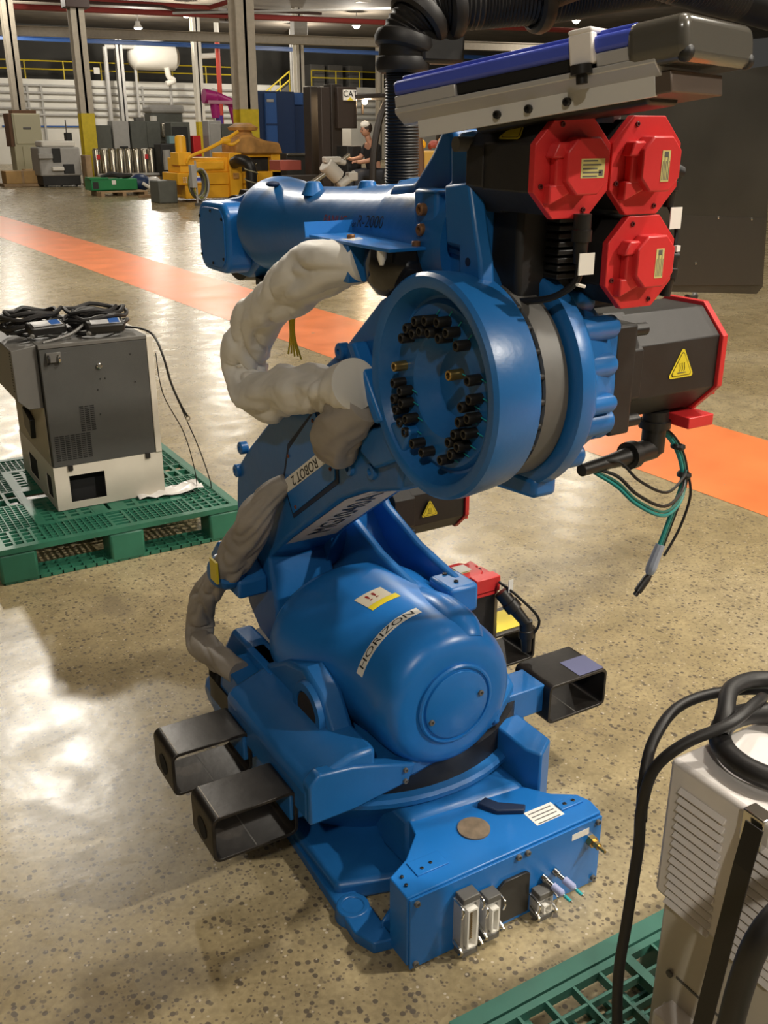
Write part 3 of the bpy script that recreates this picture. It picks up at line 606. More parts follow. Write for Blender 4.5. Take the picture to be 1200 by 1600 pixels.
# --- forearm
# casing that carries the forearm tube
b = B(); b.prism([(-.62, 1.26), (-.63, 1.40), (-.50, 1.44), (-.49, 1.655), (-.455, 1.665), (-.42, 1.62), (-.36, 1.565), (-.28, 1.56), (-.24, 1.50), (-.26, 1.38), (-.36, 1.30), (-.45, 1.22)], 0, -.075, .13); b.obj('forearm_casing', BLUE, R, .012, seg=3)
b = B(); b.prism([(-.515, 1.34), (-.508, 1.567), (-.523, 1.575), (-.52, 1.635), (-.545, 1.652), (-.575, 1.655), (-.612, 1.645), (-.60, 1.34)], 0, -.102, .17); b.obj('casing_plate', BLUE, R, .006)
b = B(); b.prism([(-.537, 1.57), (-.610, 1.577), (-.632, 1.50), (-.648, 1.455), (-.66, 1.36), (-.59, 1.36), (-.585, 1.47), (-.547, 1.472)], 0, -.125, -.095); b.obj('casing_lug', BLUE, R, .006)
b = B()
for k in range(17):
    pass
b.torus((-.085, -.535, 1.345), (1, 0, 0), .115, .012, 56, 10, 1.8); b.obj('casing_arc', BLUE, R)
b = B(); b.cyl((-.11, -.598, 1.635), (-.145, -.598, 1.635), .012, n=14); b.obj('eye_bolt', GREY, R)
for z in (1.50, 1.535): bolt(R, (-.115, -.462, z-.01), (-1, 0, 0), .011, .012, mat('rusty_bolt', (.25, .12, .05), .5, metal=.4))
B().box(-.115, -.50, 1.44, -.07, -.425, 1.56).obj('casing_pad', BLUE, R, .008)
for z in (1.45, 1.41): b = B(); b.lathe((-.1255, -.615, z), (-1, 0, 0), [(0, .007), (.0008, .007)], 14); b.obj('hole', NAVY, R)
ax0, ax1 = Vector((.0, -.30, 1.462)), Vector((0, .42, 1.432)); fd = (ax1-ax0).normalized()
def fa(s, r): return (s, r)
b = B(); b.lathe(ax0, fd, [(-.08, .108), (0, .106), (.10, .098), (.36, .092), (.48, .093), (.56, .100), (.62, .112), (.665, .117), (.69, .118), (.705, .116), (.71, .108), (.725, .10)], 64)
fo = b.obj('forearm_tube', BLUE, R, smooth=50)
b = B(); b.lathe(ax0+fd*.705, fd, [(0, .110), (.012, .110), (.014, .10)], 48); b.obj('seal_ring', GREY, R)
for s, dx in ((.06, -.012), (.22, -.012), (.42, -.04)):
    p = ax0+fd*s+Vector((dx, 0, .095)); b = B(); b.lathe(p-Vector((0, 0, .02)), (0, 0, 1), [(0, .03), (.012, .024), (.028, .017), (.03, .012)], 18); b.obj('boss', BLUE, R)
b = B()
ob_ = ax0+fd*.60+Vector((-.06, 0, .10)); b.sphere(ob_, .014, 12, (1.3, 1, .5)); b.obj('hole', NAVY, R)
def fwrap(s0, ang0, r):
    def f(x, y):   # x runs toward -fd (reader's left is the wrist), y up around the tube
        a = ang0+y/r; return ax0+fd*(s0-x)+Vector((-math.cos(a)*r, 0, math.sin(a)*r))
    return f
text('R-2000', .034, (0, 0, 0), (1, 0, 0), (0, 1, 0), BLKINK, R, wrap=fwrap(.05, .26, .1085), squash=1.05)
text('FANUC', .030, (0, 0, 0), (1, 0, 0), (0, 1, 0), mat('faded_red', (.25, .03, .04), .5), R, wrap=fwrap(.22, .27, .0975), squash=1.05)
text('Robot', .020, (0, 0, 0), (1, 0, 0), (0, 1, 0), BLKINK, R, wrap=fwrap(.145, .22, .1000), squash=1.05)
# wrist
b = B(); b.prism([(.40, 1.345), (.40, 1.52), (.44, 1.525), (.52, 1.50), (.64, 1.485), (.69, 1.45), (.70, 1.35), (.66, 1.295), (.50, 1.29)], 0, -.06, .07); b.obj('wrist_body', BLUE, R, .014, seg=3)
b = B(); b.prism([(y-.00, z) for y, z in rrect(.45, 1.305, .655, 1.485, .045, 5)], 0, -.125, -.05); b.obj('wrist_cover', BLUE2, R, .012, seg=3)
b = B(); b.prism(rrect(.465, 1.32, .64, 1.47, .04, 5), 0, -.128, -.12); wc = b.obj('wrist_cover_plate', BLUE2, R, .002)
for y, z in ((.475, 1.345), (.475, 1.445), (.63, 1.345), (.63, 1.445), (.55, 1.328), (.55, 1.462)): bolt(wc, (-.128, y, z), (-1, 0, 0), .004, .003, BLACK, 'screw')
b = B(); b.lathe((-.045, .585, 1.385), (1, 0, 0), [(0, .09), (.0, .112), (.09, .118), (.10, .10)], 48); b.obj('wrist_gearbox', BLACK, R)
b = B(); b.prism([(.50, 1.49), (.52, 1.51), (.60, 1.51), (.62, 1.49)], 0, -.02, .05); b.prism([(.42, 1.285), (.44, 1.27), (.50, 1.27), (.50, 1.29)], 0, -.03, .03); b.obj('wrist_rubber', RUBB, R)
b = B(); b.cyl((-.0, .46, 1.50), (-.0, .46, 1.525), .012, n=12); b.cyl((-.05, .45, 1.50), (-.05, .45, 1.515), .010, n=12); b.obj('wrist_screw', BLUE, R)
# under-forearm bracket
b = B(); b.prism([(-.17, 1.462), (-.48, 1.462), (-.48, 1.456), (-.17, 1.456)], 0, -.20, -.07); bk = b.obj('cable_bracket', BLUE2, R, .001)
b = B(); b.prism([(-.165, 1.457), (-.160, 1.486), (-.156, 1.485), (-.160, 1.454)], 0, -.205, -.06); b.obj('bracket_lip', BLUE2, bk)
B().box(-.20, -.33, 1.385, -.12, -.26, 1.456).obj('bracket_block', BLUE, bk, .003)
for x, y in ((-.10, -.41), (-.13, -.46), (-.17, -.29), (-.09, -.22)): bolt(bk, (x, y, 1.462), (0, 0, 1), .008, .009, mat('rusty_bolt', (0, 0, 0)))
b = B(); b.lathe((-.10, -.375, 1.455), (0, 0, -1), [(0, .075), (.03, .08), (.065, .075), (.09, .055), (.10, .02)], 40); b.obj('black_dome', mat('gloss_black', (.015, .013, .012), .12, coat=.5), R)
b = B(); b.lathe((-.19, -.44, 1.456), (0, 0, -1), [(0, .009), (.012, .009), (.026, .004)], 10); b.obj('white_pin', WHITEL, bk)
# --- cable sleeves
sl1 = [(-.16, -.315, 1.425), (-.19, -.262, 1.412), (-.20, -.16, 1.380), (-.20, -.08, 1.345), (-.20, .005, 1.305), (-.20, .09, 1.255), (-.20, .16, 1.19), (-.20, .195, 1.135), (-.205, .165, 1.09), (-.21, .10, 1.075), (-.215, .01, 1.095), (-.22, -.09, 1.13), (-.22, -.20, 1.155), (-.22, -.31, 1.18), (-.22, -.39, 1.205)]
b = B(); b.tube(sl1, [.040, .049, .054, .052, .053, .055, .053, .050, .050, .053, .056, .053, .050, .052, .047], 56, fold=.75, seed=3.3, sub=16); b.obj('cable_sleeve', CLOTH, R, smooth=80)
sl2 = [(-.20, -.395, 1.165), (-.215, -.345, 1.125), (-.215, -.305, 1.08), (-.195, -.27, 1.035), (-.165, -.22, 1.0)]
b = B(); b.tube(sl2, [.036, .050, .052, .044, .02], 48, fold=.7, seed=8.2, sub=16); b.obj('cable_sleeve', CLOTHD, R, smooth=80)
sl3 = [(-.166, .055, .865), (-.20, .085, .82), (-.225, .11, .765), (-.235, .155, .70), (-.25, .20, .63), (-.262, .25, .57), (-.275, .32, .50), (-.29, .375, .425), (-.295, .40, .35), (-.305, .36, .315), (-.32, .26, .335), (-.325, .15, .365), (-.31, .08, .36)]
b = B(); b.tube(sl3, [.018, .036, .046, .048, .045, .040, .038, .040, .042, .041, .038, .034, .030], 48, fold=.7, seed=5.7, sub=14); b.obj('cable_sleeve', CLOTHD, R, smooth=80)
b = B(); b.prism([(-.318, 1.268), (-.345, 1.275), (-.452, 1.143), (-.425, 1.130)], 0, -.200, -.165); b.obj('sleeve_plate', BLUE2, R, .006)
b = B(); b.prism([(-.53, 1.14), (-.50, 1.155), (-.36, 1.10), (-.34, 1.05), (-.40, 1.03), (-.50, 1.08)], 0, -.185, -.155); b.obj('sleeve_bracket', BLUE, R, .006)
cl = B(); cl.torus((-.262, .25, .57), (0, .62, -.72), .042, .010, 28, 8, 2.2); cl = cl.obj('sleeve_clamp', BLUE, R); 
B().box(-.312, .19, .565, -.306, .235, .625).obj('yellow_label', YEL, cl)
b = B(); b.prism([(.34, .62), (.20, .55), (.20, .50), (.32, .50), (.40, .56)], 0, -.25, -.165); b.obj('clamp_arm', BLUE, R, .008)
# lower channel bracket
b = B(); b.prism([(.125, .375), (.15, .27), (.03, .255), (-.10, .26), (-.02, .35)], 0, -.335, -.330); b.prism([(.125, .375), (.13, .37), (-.02, .345), (-.02, .35)], 0, -.335, -.25)
b.prism([(.125, .375), (.15, .27), (.16, .27), (.135, .378)], 0, -.335, -.22); b.prism([(.15, .38), (.16, .25), (-.2, .25), (-.2, .34), (-.05, .40)], 0, -.225, -.219); b.obj('channel_bracket', BLUE, R, .002)
b = B(); b.box(-.27, -.03, .375, -.22, .12, .40); b.obj('bracket_clip', BLUE2, R, .002)
# --- shoulder motors
m5, M5 = servo((.215, .27, .655), (1, 0, 0), (0, 0, 1), .24, .10, 'black shoulder servo motor with yellow triangle behind the lower arm')
triangle((.33, .17, .65), (1, 0, 0), (0, 0, 1), .03, m5)
B().box(.215, .13, .53, .26, .41, .62).obj('motor_flange', BLKINK, m5, .004)
m6, M6 = servo((.325, -.01, .318), (0, 0, 1), (0, -1, 0), .175, .095, 'upright base servo motor with red cap')
B().box(.30, -.105, .50, .38, -.07, .545).obj('red_block', RED, m6, .003); B().box(.305, -.02, .535, .345, .02, .5365).obj('white_label', WHITEL, m6)
plug((.375, -.115, .50), (.35, -.4, -.6), m6, .11, .02); plug((.43, -.16, .42), (0, -.1, -1), m6, .09, .018)
B().box(.385, -.135, .50, .40, -.133, .54).obj('white_tag', WHITEL, m6)
B().tube([(.37, -.11, .53), (.41, -.15, .49), (.46, -.18, .42), (.43, -.17, .36)], .004, 8).obj('motor_cable', BLACK, m6)
# yellow straps hanging behind the sleeve
for k in range(5):
    x = .02+.012*k
    B().tube([(-.10+.004*k, .15, 1.25), (-.10, .145-.006*k, 1.20), (-.105, .15-.018*k, 1.152+.004*(k%2))], .0024, 5).obj('yellow_strap', YEL, R)

# ================================================================== HOSE, HANDLING TOOL, STEEL PLATE
def corr(path, r, pitch_, parent, name, sub=8):
    """corrugated hose: tube with alternating ring radii"""
    P = [Vector(p) for p in path]; Q = []
    for i in range(len(P)-1):
        p0, p1, p2, p3 = P[max(i-1, 0)], P[i], P[i+1], P[min(i+2, len(P)-1)]
        n = max(2, int((p2-p1).length/pitch_))*2
        for k in range(n):
            t = k/n; Q.append(.5*((2*p1)+(p2-p0)*t+(2*p0-5*p1+4*p2-p3)*t*t+(3*p1-p0-3*p2+p3)*t*t*t))
    Q.append(P[-1]); b = B(); b.tube(Q, [r if k % 2 else r*.93 for k in range(len(Q))], 24, smooth=False); return b.obj(name, RUBB, parent, smooth=0 if 0 else 60)
H = thing('dress_hose', 'thick black corrugated hose rising behind the forearm and bending right over the tool', 'hose', (.185, .10, 1.36))
corr([(.19, .06, 1.36), (.187, .10, 1.45), (.186, .10, 1.6), (.186, .10, 1.80)], .041, .006, H, 'hose_riser')
corr([(.186, .10, 1.79), (.195, .10, 1.86), (.25, .08, 1.915), (.36, .05, 1.93), (.55, .0, 1.95), (.8, -.06, 1.99), (1.3, -.1, 2.03), (2.2, -.1, 2.0)], .056, .009, H, 'hose_run')
corr([(.50, -.02, 1.96), (.54, -.20, 1.985), (.64, -.28, 1.955), (.82, -.30, 1.93), (1.1, -.30, 1.91), (1.7, -.25, 1.95), (2.2, -.12, 2.0)], .045, .008, H, 'hose_run')
for p, d, r_ in (((.186, .10, 1.80), (0, 0, 1), .05), ((.192, .10, 1.845), (.25, 0, 1), .058), ((.225, .09, 1.895), (.7, 0, .7), .064), ((.29, .07, 1.925), (1, -.2, .2), .066), ((.49, .0, 1.945), (1, -.2, .15), .066)):
    b = B(); b.torus(p, d, r_, .013, 36, 8, 1.5); b.obj('hose_collar', RUBB, H)
b = B(); b.lathe((.186, .10, 1.80), (.1, 0, 1), [(-.02, .045), (.0, .056), (.05, .058), (.06, .05)], 28); b.obj('hose_cuff', BLACK, H)
b = B(); b.box(.20, .04, 1.80, .32, .09, 1.87); b.obj('cuff_bracket', BLACK, H, .01)
b = B(); b.cyl((.5, .06, 1.95), (.5, .06, 7.9), .01, n=8); b.obj('hanger_rope', GREY, H)
# slab tool; local X along its length toward the camera side, Y away to the right
a_, b_ = Vector((-.233, -.55, 1.700)), Vector((-.085, -.95, 1.757))
X_ = (b_-a_).normalized(); Y_ = Vector((.94, .345, .0)); Y_ = (Y_-X_*Y_.dot(X_)).normalized(); Z_ = X_.cross(Y_); Z_ = Z_ if Z_.z > 0 else -Z_
b_ = a_+(b_-a_)*1.05; TL = (b_-a_).length
MT = Matrix(((X_.x, Y_.x, Z_.x, a_.x), (X_.y, Y_.y, Z_.y, a_.y), (X_.z, Y_.z, Z_.z, a_.z), (0, 0, 0, 1)))
T = thing('handling_tool', 'blue and grey rail shaped tool with glossy black end cap above the red motors', 'tool', (-.1, -.75, 1.69))
def tb(name, m, *boxes, bevel=.002, lab=None):
    b = B()
    for q in boxes: b.box(*q, M=MT)
    o = b.obj(name, m, T, bevel)
    if lab: o['label'] = lab
    return o
tb('blue_frame', VIOB, (0, 0, .006, TL*.93, .19, .028), bevel=.006)
tb('blue_ridge', VIOB, (.005, .02, .028, TL*.9, .17, .036), bevel=.003)
tb('black_insert', BLKINK, (TL*.26, .006, -.010, TL*.72, .15, .008))
tb('rail_block', ALU, (0, .002, -.012, TL*.26, .18, .006)); tb('rail_block', ALU, (TL*.78, .002, -.012, TL*.95, .18, .006))
b = B(); b.prism([(0, -.012), (0, -.02), (.02, -.036), (.14, -.036), (.16, -.012)], 0, 0, TL*.97); b.xf(MT); b.obj('grey_rail', ALU, T, .0012)
b = B(); b.prism([(.018, -.034), (.018, -.060), (.026, -.060), (.026, -.034)], 0, .03, TL*.95); b.xf(MT); rl = b.obj('aluminium_rail', mat('aluminium_light', (.72, .71, .69), .38, metal=.2), T, .0008)
for s in (.40, .52, .66): bolt(rl, MT @ Vector((TL*s, .018, -.047)), MT.to_3x3() @ Vector((0, -1, 0)), .006, .007, BLACK, 'screw')
b = B(); b.prism(rrect(.045, -.066, .15, -.040, .010, 3), 0, .12, TL*.9); b.xf(MT); b.obj('black_carriage', BLACK, T, .004)
b = B(); P = rrect(-.004, -.024, .245, .034, .020, 4); b.prism(P, 0, TL*.88, TL*1.07); b.xf(MT); b.obj('end_cap', mat('gloss_smoke_rubber', (.085, .08, .068), .2, coat=.4, bump=.25, bscale=25), T, .012, seg=3)
for yy in (.005, .235): b = B(); b.sphere(MT @ Vector((TL*1.052, yy*.95+.006, -.014)), .012, 12); b.obj('cap_bumper', BLKINK, T)
tb('under_plate', mat('brown_grey_metal', (.13, .10, .08), .45, metal=.4), (TL*.80, .02, -.058, TL*1.0, .20, -.03))
tb('clamp_foot', WHITE, (TL*.70, -.007, -.006, TL*.78, .010, .034), (TL*.70, -.007, .032, TL*.78, .12, .040), bevel=.003, lab='white clamp strap over the blue frame')
b = B(); b.cyl(MT @ Vector((TL*.74, -.006, -.018)), MT @ Vector((TL*.74, -.006, -.006)), .015, n=16); b.cyl(MT @ Vector((TL*.74, -.006, -.030)), MT @ Vector((TL*.74, -.006, -.018)), .008, n=12); b.obj('clamp_knob', BLACK, T)
b = B(); b.prism([(-.62, 1.678), (-.62, 1.70), (-.76, 1.70), (-.76, 1.678)], 0, .0, .08); b.obj('mounting_block', BLKINK, T, .004)
b = B(); b.box(.06, -.74, 1.66, .075, -.60, 1.76); b.obj('steel_strap', ALU, T)
# steel plate
PL = thing('steel_plate', 'large dull steel sheet standing behind the red motors', 'sheet metal', (.7, -.3, 1.27))
b = B(); b.prism([(.20, 1.36), (.30, 1.335), (1.01, 1.268), (1.03, 1.285), (.97, 1.795), (.95, 1.80), (.50, 1.745), (.20, 1.70)], 1, -.302, -.298); b.obj('sheet', STEEL, PL, 0)
b = B(); b.prism([(.66, 1.315), (.67, 1.46), (.685, 1.475), (1.0, 1.455), (1.02, 1.29)], 1, -.3045, -.3025); b.obj('inner_patch', mat('steel_patch', (.095, .09, .08), .35, metal=.8), PL)
for x, z in ((.70, 1.463), (.83, 1.463), (.95, 1.455), (.77, 1.36)): bolt(PL, (x, -.3045, z), (0, -1, 0), .003, .002, CHROME, 'rivet')
b = B(); b.box(.12, -.44, 1.48, .30, -.28, 1.52); b.obj('plate_bracket', BLACK, PL, .004)
b = B(); b.prism([(.60, 1.63), (.63, 1.68), (.66, 1.635)], 1, -.3035, -.302); b.obj('reflective_sticker', ALU, PL)
# hanging yellow and white straps
HS = thing('hanging_straps', 'yellow and white hanging straps below the steel sheet', 'strap', (1.3, .35, .9))
for k, m in enumerate((WOOD, WHITEL, WHITEL, YEL, YEL)): B().box(1.04+.03*k, .2, .98, 1.058+.03*k, .205, 1.40).obj('strap', m, HS)
B().tube([(.78, -.28, 1.275), (.90, -.2, 1.255), (1.0, -.1, 1.27), (1.13, .0, 1.31)], .007, 8).obj('grey_lead', GREY, HS)

# ================================================================== PALLETS
def pallet(x0, y0, wx, wy, h, m, label, cells, holes, loc):
    t = thing('plastic_pallet', label, 'pallet', loc)
    dz = .022
    b = B(); fr = .035; eps = [0]
    def zt(): eps[0] = (eps[0]+1) % 7; return h-.00012*eps[0]
    for q in ((x0, y0, x0+wx, y0+fr), (x0, y0+wy-fr, x0+wx, y0+wy), (x0, y0+fr, x0+fr, y0+wy-fr), (x0+wx-fr, y0+fr, x0+wx, y0+wy-fr)): b.box(q[0], q[1], h-dz, q[2], q[3], h)
    b.obj('deck_frame', m, t, .0)
    b = B()
    for (cx0, cy0, cx1, cy1, nx, ny, bw) in cells:
        for i in range(nx+1):
            x = cx0+(cx1-cx0)*i/nx; b.box(x-bw/2, cy0+.0003, h-dz, x+bw/2, cy1-.0003, zt()-.0010)
        for j in range(ny+1):
            y = cy0+(cy1-cy0)*j/ny; b.box(cx0+.0005, y-bw/2, h-dz+.0008, cx1-.0005, y+bw/2, zt()-.0022)
    q = b.obj('deck_grid', m, t, smooth=0); q['kind'] = 'stuff'
    b = B()
    for q in holes: b.box(q[0], q[1], h-dz+.0004, q[2], q[3], zt()-.0002)
    if holes: b.obj('deck_slab', m, t, 0, smooth=0)
    for i in (0, 1, 2):
        for j in (0, 1, 2):
            bw, bh = .15, .13; cx, cy = x0+(wx-bw)*i/2, y0+(wy-bh)*j/2
            B().box(cx+.002, cy+.002, 0, cx+bw-.002, cy+bh-.002, h-dz).obj('pallet_foot', m, t, .012)
    b = B()
    for yy in (y0+.004, y0+wy/2-.06, y0+wy-.13):
        for k in range(4): b.box(x0+.01, yy+k*.038, .002, x0+wx-.01, yy+k*.038+.006, .018)
        n = int(wx/.045)
        for k in range(n+1): b.box(x0+.01+(wx-.026)*k/n, yy, .002, x0+.016+(wx-.026)*k/n, yy+.12, .016)
    q = b.obj('bottom_grid', m, t, smooth=0); q['kind'] = 'stuff'
    return t
LX, LY, LW, LH = -.63, 1.73, 1.015, 1.18
cells = []; slabs = []
gx = [LX+.035, LX+.20, LX+.47, LX+.545, LX+.82, LX+.98]; gy = [LY+.035, LY+.20, LY+.50, LY+.68, LY+.98, LY+1.145]
for i in range(5):
    for j in range(5):
        x0, x1, y0, y1 = gx[i], gx[i+1], gy[j], gy[j+1]
        edge = (i in (0, 4)) or (j in (0, 4)); corner = (i in (0, 4)) and (j in (0, 4))
        if i == 2 and j in (0, 4): cells.append((x0, y0, x1, y1, 1, 5, .012))
        elif j == 2 and i in (0, 4): cells.append((x0, y0, x1, y1, 3, 2, .014))
        elif corner: cells.append((x0, y0, x1, y1, 4, 4, .010))
        elif edge: cells.append((x0, y0, x1, y1, 11 if i in (1, 3) else 6, 11 if j in (1, 3) else 6, .0045))
        else:
            slabs += [(x0, y0, x1, y0+.03), (x0, y1-.03, x1, y1), (x0, y0, x0+.03, y1), (x1-.03, y0, x1, y1)]
            if i != 2 and j != 2: cells.append((x0+.03, y0+.03, x1-.03, y1-.03, 4, 6, .018))
pallet(LX, LY, LW, LH, .15, PALG, 'green plastic pallet under the grey and white cabinet', cells, slabs, (LX+LW/2, LY+LH/2, 0))
RX, RY, RW, RH = -.335, -2.02, 1.1, 1.1
cells = []
for i in range(3):
    for j in range(3): cells.append((RX+.05+.335*i, RY+.05+.335*j, RX+.38+.335*i, RY+.38+.335*j, 5, 7, .006))
slabs = [(RX+.045, RY+.72, RX+1.05, RY+.735), (RX+.34, RY+.3, RX+.42, RY+1.0), (RX+.05, RY+.93, RX+.09, RY+.97)]
pallet(RX, RY, RW, RH, .15, PALG2, 'green plastic pallet under the white louvred cabinet', cells, [(RX+.05, RY+1.045, RX+1.05, RY+1.06), (RX+.375, RY+.05, RX+.395, RY+1.05), (RX+.05, RY+.70, RX+1.05, RY+.725)], (RX+RW/2, RY+RH/2, 0))

# ================================================================== CONTROLLER CABINET ON THE LEFT PALLET
Cb = thing('control_cabinet', 'charcoal control cabinet with white vented base standing on the green pallet', 'cabinet', (-.08, 2.4, .15))
x0, x1, y0, y1 = -.32, .15, 2.04, 2.72
b = B(); z0 = .152   # white base of sheet panels, open window in front
for q in ((x0, z0, x1, z0+.03), (x0, .30, x1, .345), (x0, z0+.03, x0+.06, .30), (x0+.21, z0+.03, x1, .30)): b.box(q[0], y0, q[1], q[2], y0+.004, q[3])
for q in ((y0+.004, z0, y1, z0+.03), (y0+.004, .285, y1, .345), (y0+.004, z0+.03, y0+.07, .285), (y0+.17, z0+.03, y0+.34, .285), (y1-.16, z0+.03, y1, .285)): b.box(x0, q[0], q[1], x0+.004, q[2], q[3])
b.box(x1-.004, y0+.004, z0, x1, y1, .345); b.obj('white_base', IVORY, Cb, .0, smooth=0)
B().box(x0+.006, y0+.05, z0, x1-.006, y1-.01, .30).obj('dark_interior', mat('dark_interior', (.01, .01, .01), .9), Cb)
B().box(x0+.003, y0-.001, .345, x1-.028, y1, .845).obj('cabinet_body', CTRL, Cb, .003)
B().box(x1-.027, y0-.004, .345, x1, y1+.01, .855).obj('white_side_panel', IVORY, Cb, .002)
B().box(x0, y0-.004, .846, x1-.025, y1, .862).obj('top_plate', CTRL2, Cb, .002)
b = B()
for j in range(26):
    for k in range(3 if j < 13 else 0):
        b.box(x0+.135+k*.022, y0-.0022, .59-j*.0085, x0+.152+k*.022, y0-.0008, .5935-j*.0085)
for j in range(13):
    for k in range(7): b.box(x0+.02+k*.022, y0-.0022, .475-j*.0085, x0+.037+k*.022, y0-.0008, .4785-j*.0085)
q = b.obj('vent_slots', mat('slot_black2', (.006, .006, .006), .9), Cb, smooth=0); q['kind'] = 'stuff'
b = B(); b.lathe((x0+.235, y0-.002, .755), (0, -1, 0), [(0, .012), (.006, .012), (.009, .008)], 20); b.obj('round_lock', CHROME, Cb)
for x, z in ((x0+.37, .79), (x0+.38, .67), (x0+.22, .655), (x0+.22, .55), (x0+.235, .70), (x0+.255, .70)): bolt(Cb, (x, y0-.001, z), (0, -1, 0), .003, .002, BLACK, 'screw')
for x in (x0+.06, x1-.075): B().box(x, y0-.008, .325, x+.02, y0-.001, .350).obj('base_clip', BLACK, Cb, .001)
for x in (x0+.035, x0+.075): b = B(); b.tube([(x, y0-.002, .82), (x, y0-.02, .815), (x, y0-.022, .795), (x, y0-.006, .785)], .0045, 8); b.obj('toggle_latch', CHROME if x > x0+.05 else BLACK, Cb)
B().box(x0+.028, y0-.012, .79, x0+.085, y0-.001, .83).obj('latch_plate', CTRL2, Cb, .001)
# protruding door on the left side
b = B(); b.prism([(x0-.10, .845), (x0, .86), (x0, .60), (x0-.06, .60), (x0-.10, .64)], 1, 2.065, 2.66); b.obj('side_door', CTRL2, Cb, .003)
b = B()
for j in range(14): b.box(x0-.1012, 2.09, .83-j*.012, x0-.0998, 2.105, .834-j*.012)
q = b.obj('door_slots', mat('slot_black2', (0, 0, 0)), Cb, smooth=0); q['kind'] = 'stuff'
B().box(x0-.004, 2.06, .355, x0, 2.68, .60).obj('tan_side_panel', mat('tan_panel', (.33, .29, .21), .5), Cb)
b = B(); b.prism([(2.28, .50), (2.42, .53), (2.42, .44), (2.30, .41)], 0, x0-.025, x0); b.obj('cable_opening', BLACK, Cb, .004)
# teach pendants with coiled cables on top
def pendant(cx, cy, rz, label, seed):
    t = thing('teach_pendant', label, 'pendant', (cx, cy, .862))
    M = Matrix.Translation((cx, cy, .862)) @ Matrix.Rotation(rz, 4, 'Z') @ Matrix.Scale(1.28, 4)
    random.seed(seed); b = B(); P = []
    for k in range(7*12):
        a = k/12*2*PI; rr = .085+.016*math.sin(k*.37+seed)+.006*random.random(); P.append(M @ Vector((rr*1.0*math.cos(a), rr*.85*math.sin(a)+.01, .010+.0105*(k/12)+.007*math.sin(a*2.3+k))))
    b.tube(P, .009, 7, sub=2); b.obj('coiled_cable', RUBB, t)
    b = B(); b.prism(rrect(-.06, -.028, .06, .030, .012), 2, .03, .058); b.xf(M @ Matrix.Translation((.012, -.078, -.006)) @ Matrix.Rotation(.25, 4, 'X')); b.obj('pendant_body', BLACK, t, .006)
    b = B(); b.box(-.045, -.016, .058, .05, .022, .0592); b.xf(M @ Matrix.Translation((.012, -.078, -.006)) @ Matrix.Rotation(.25, 4, 'X')); b.obj('face_plate', mat('pale_plate', (.45, .45, .45), .4), t)
    b = B(); b.box(.012, -.014, .0592, .045, .020, .060); b.xf(M @ Matrix.Translation((.012, -.078, -.006)) @ Matrix.Rotation(.25, 4, 'X')); b.obj('blue_panel', MIDB, t)
    b = B(); b.lathe(M @ Vector((-.035, -.095, .018)), M.to_3x3() @ Vector((-.5, -1, .1)), [(-.03, .016), (0, .014), (.012, .010), (.03, .009), (.032, .006), (.045, .006)], 12); b.obj('cable_plug', GREY, t)
    return t
pendant(-.285, 2.27, .15, 'left teach pendant with coiled black cable on top of the control cabinet', 2)
pendant(-.035, 2.20, -.1, 'right teach pendant with coiled black cable on top of the control cabinet', 5)
tag(B().tube([(-.29, 2.075, .865), (-.17, 2.10, .885), (-.06, 2.16, .93), (.05, 2.25, .925), (.12, 2.34, .92)], [.006, .007, .007, .006, .006], 6).obj('cable_strap', GREY), 'flat grey cable lying across both teach pendants', 'cable')
b = B(); b.tube([(.08, 2.20, .875), (.13, 2.13, .875), (.165, 2.06, .85), (.19, 2.03, .76), (.21, 2.02, .65), (.24, 2.0, .55), (.262, 1.99, .50)], .005, 8)
tag(b.obj('hanging_cable', BLACK), 'black cable hanging over the right side of the control cabinet', 'cable')
b = B(); b.tube([(.165, 2.055, .78), (.18, 2.05, .60), (.25, 2.02, .42), (.28, 2.0, .25), (.285, 2.0, .155)], .0025, 6)
tag(b.obj('thin_wire', BLACK), 'thin black wire hanging down to the green pallet, left one', 'wire')
b = B(); b.tube([(.20, 2.03, .70), (.24, 2.0, .54), (.30, 1.99, .36), (.34, 1.98, .2), (.345, 1.98, .155)], .0025, 6)
tag(b.obj('thin_wire', BLACK), 'thin black wire with metal ring hanging down to the pallet corner', 'wire')
b = B(); b.torus((.264, 1.99, .49), (0, 1, 0), .009, .003, 16, 6); tag(b.obj('metal_ring', CHROME), 'small metal ring at the end of the hanging cable', 'ring')
b = B()
pts = [[(.02+.035*i, 2.0+.03*j-.006*i, .1525+.012*noise.noise(Vector((i*.9, j*1.1, 3)))+(.012 if (i+j) % 2 else .002)+.03*max(0, (i-5)/4)) for j in range(5)] for i in range(9)]
V = [[b.bm.verts.new(p) for p in r] for r in pts]
for i in range(8):
    for j in range(4): b.bm.faces.new((V[i][j], V[i+1][j], V[i+1][j+1], V[i][j+1]))
o = b.obj('plastic_sheet', PLAST, smooth=20); tag(o, 'crumpled clear plastic sheet tucked under the white cabinet base', 'plastic sheet')
so = o.modifiers.new('s', 'SOLIDIFY'); so.thickness = .0015

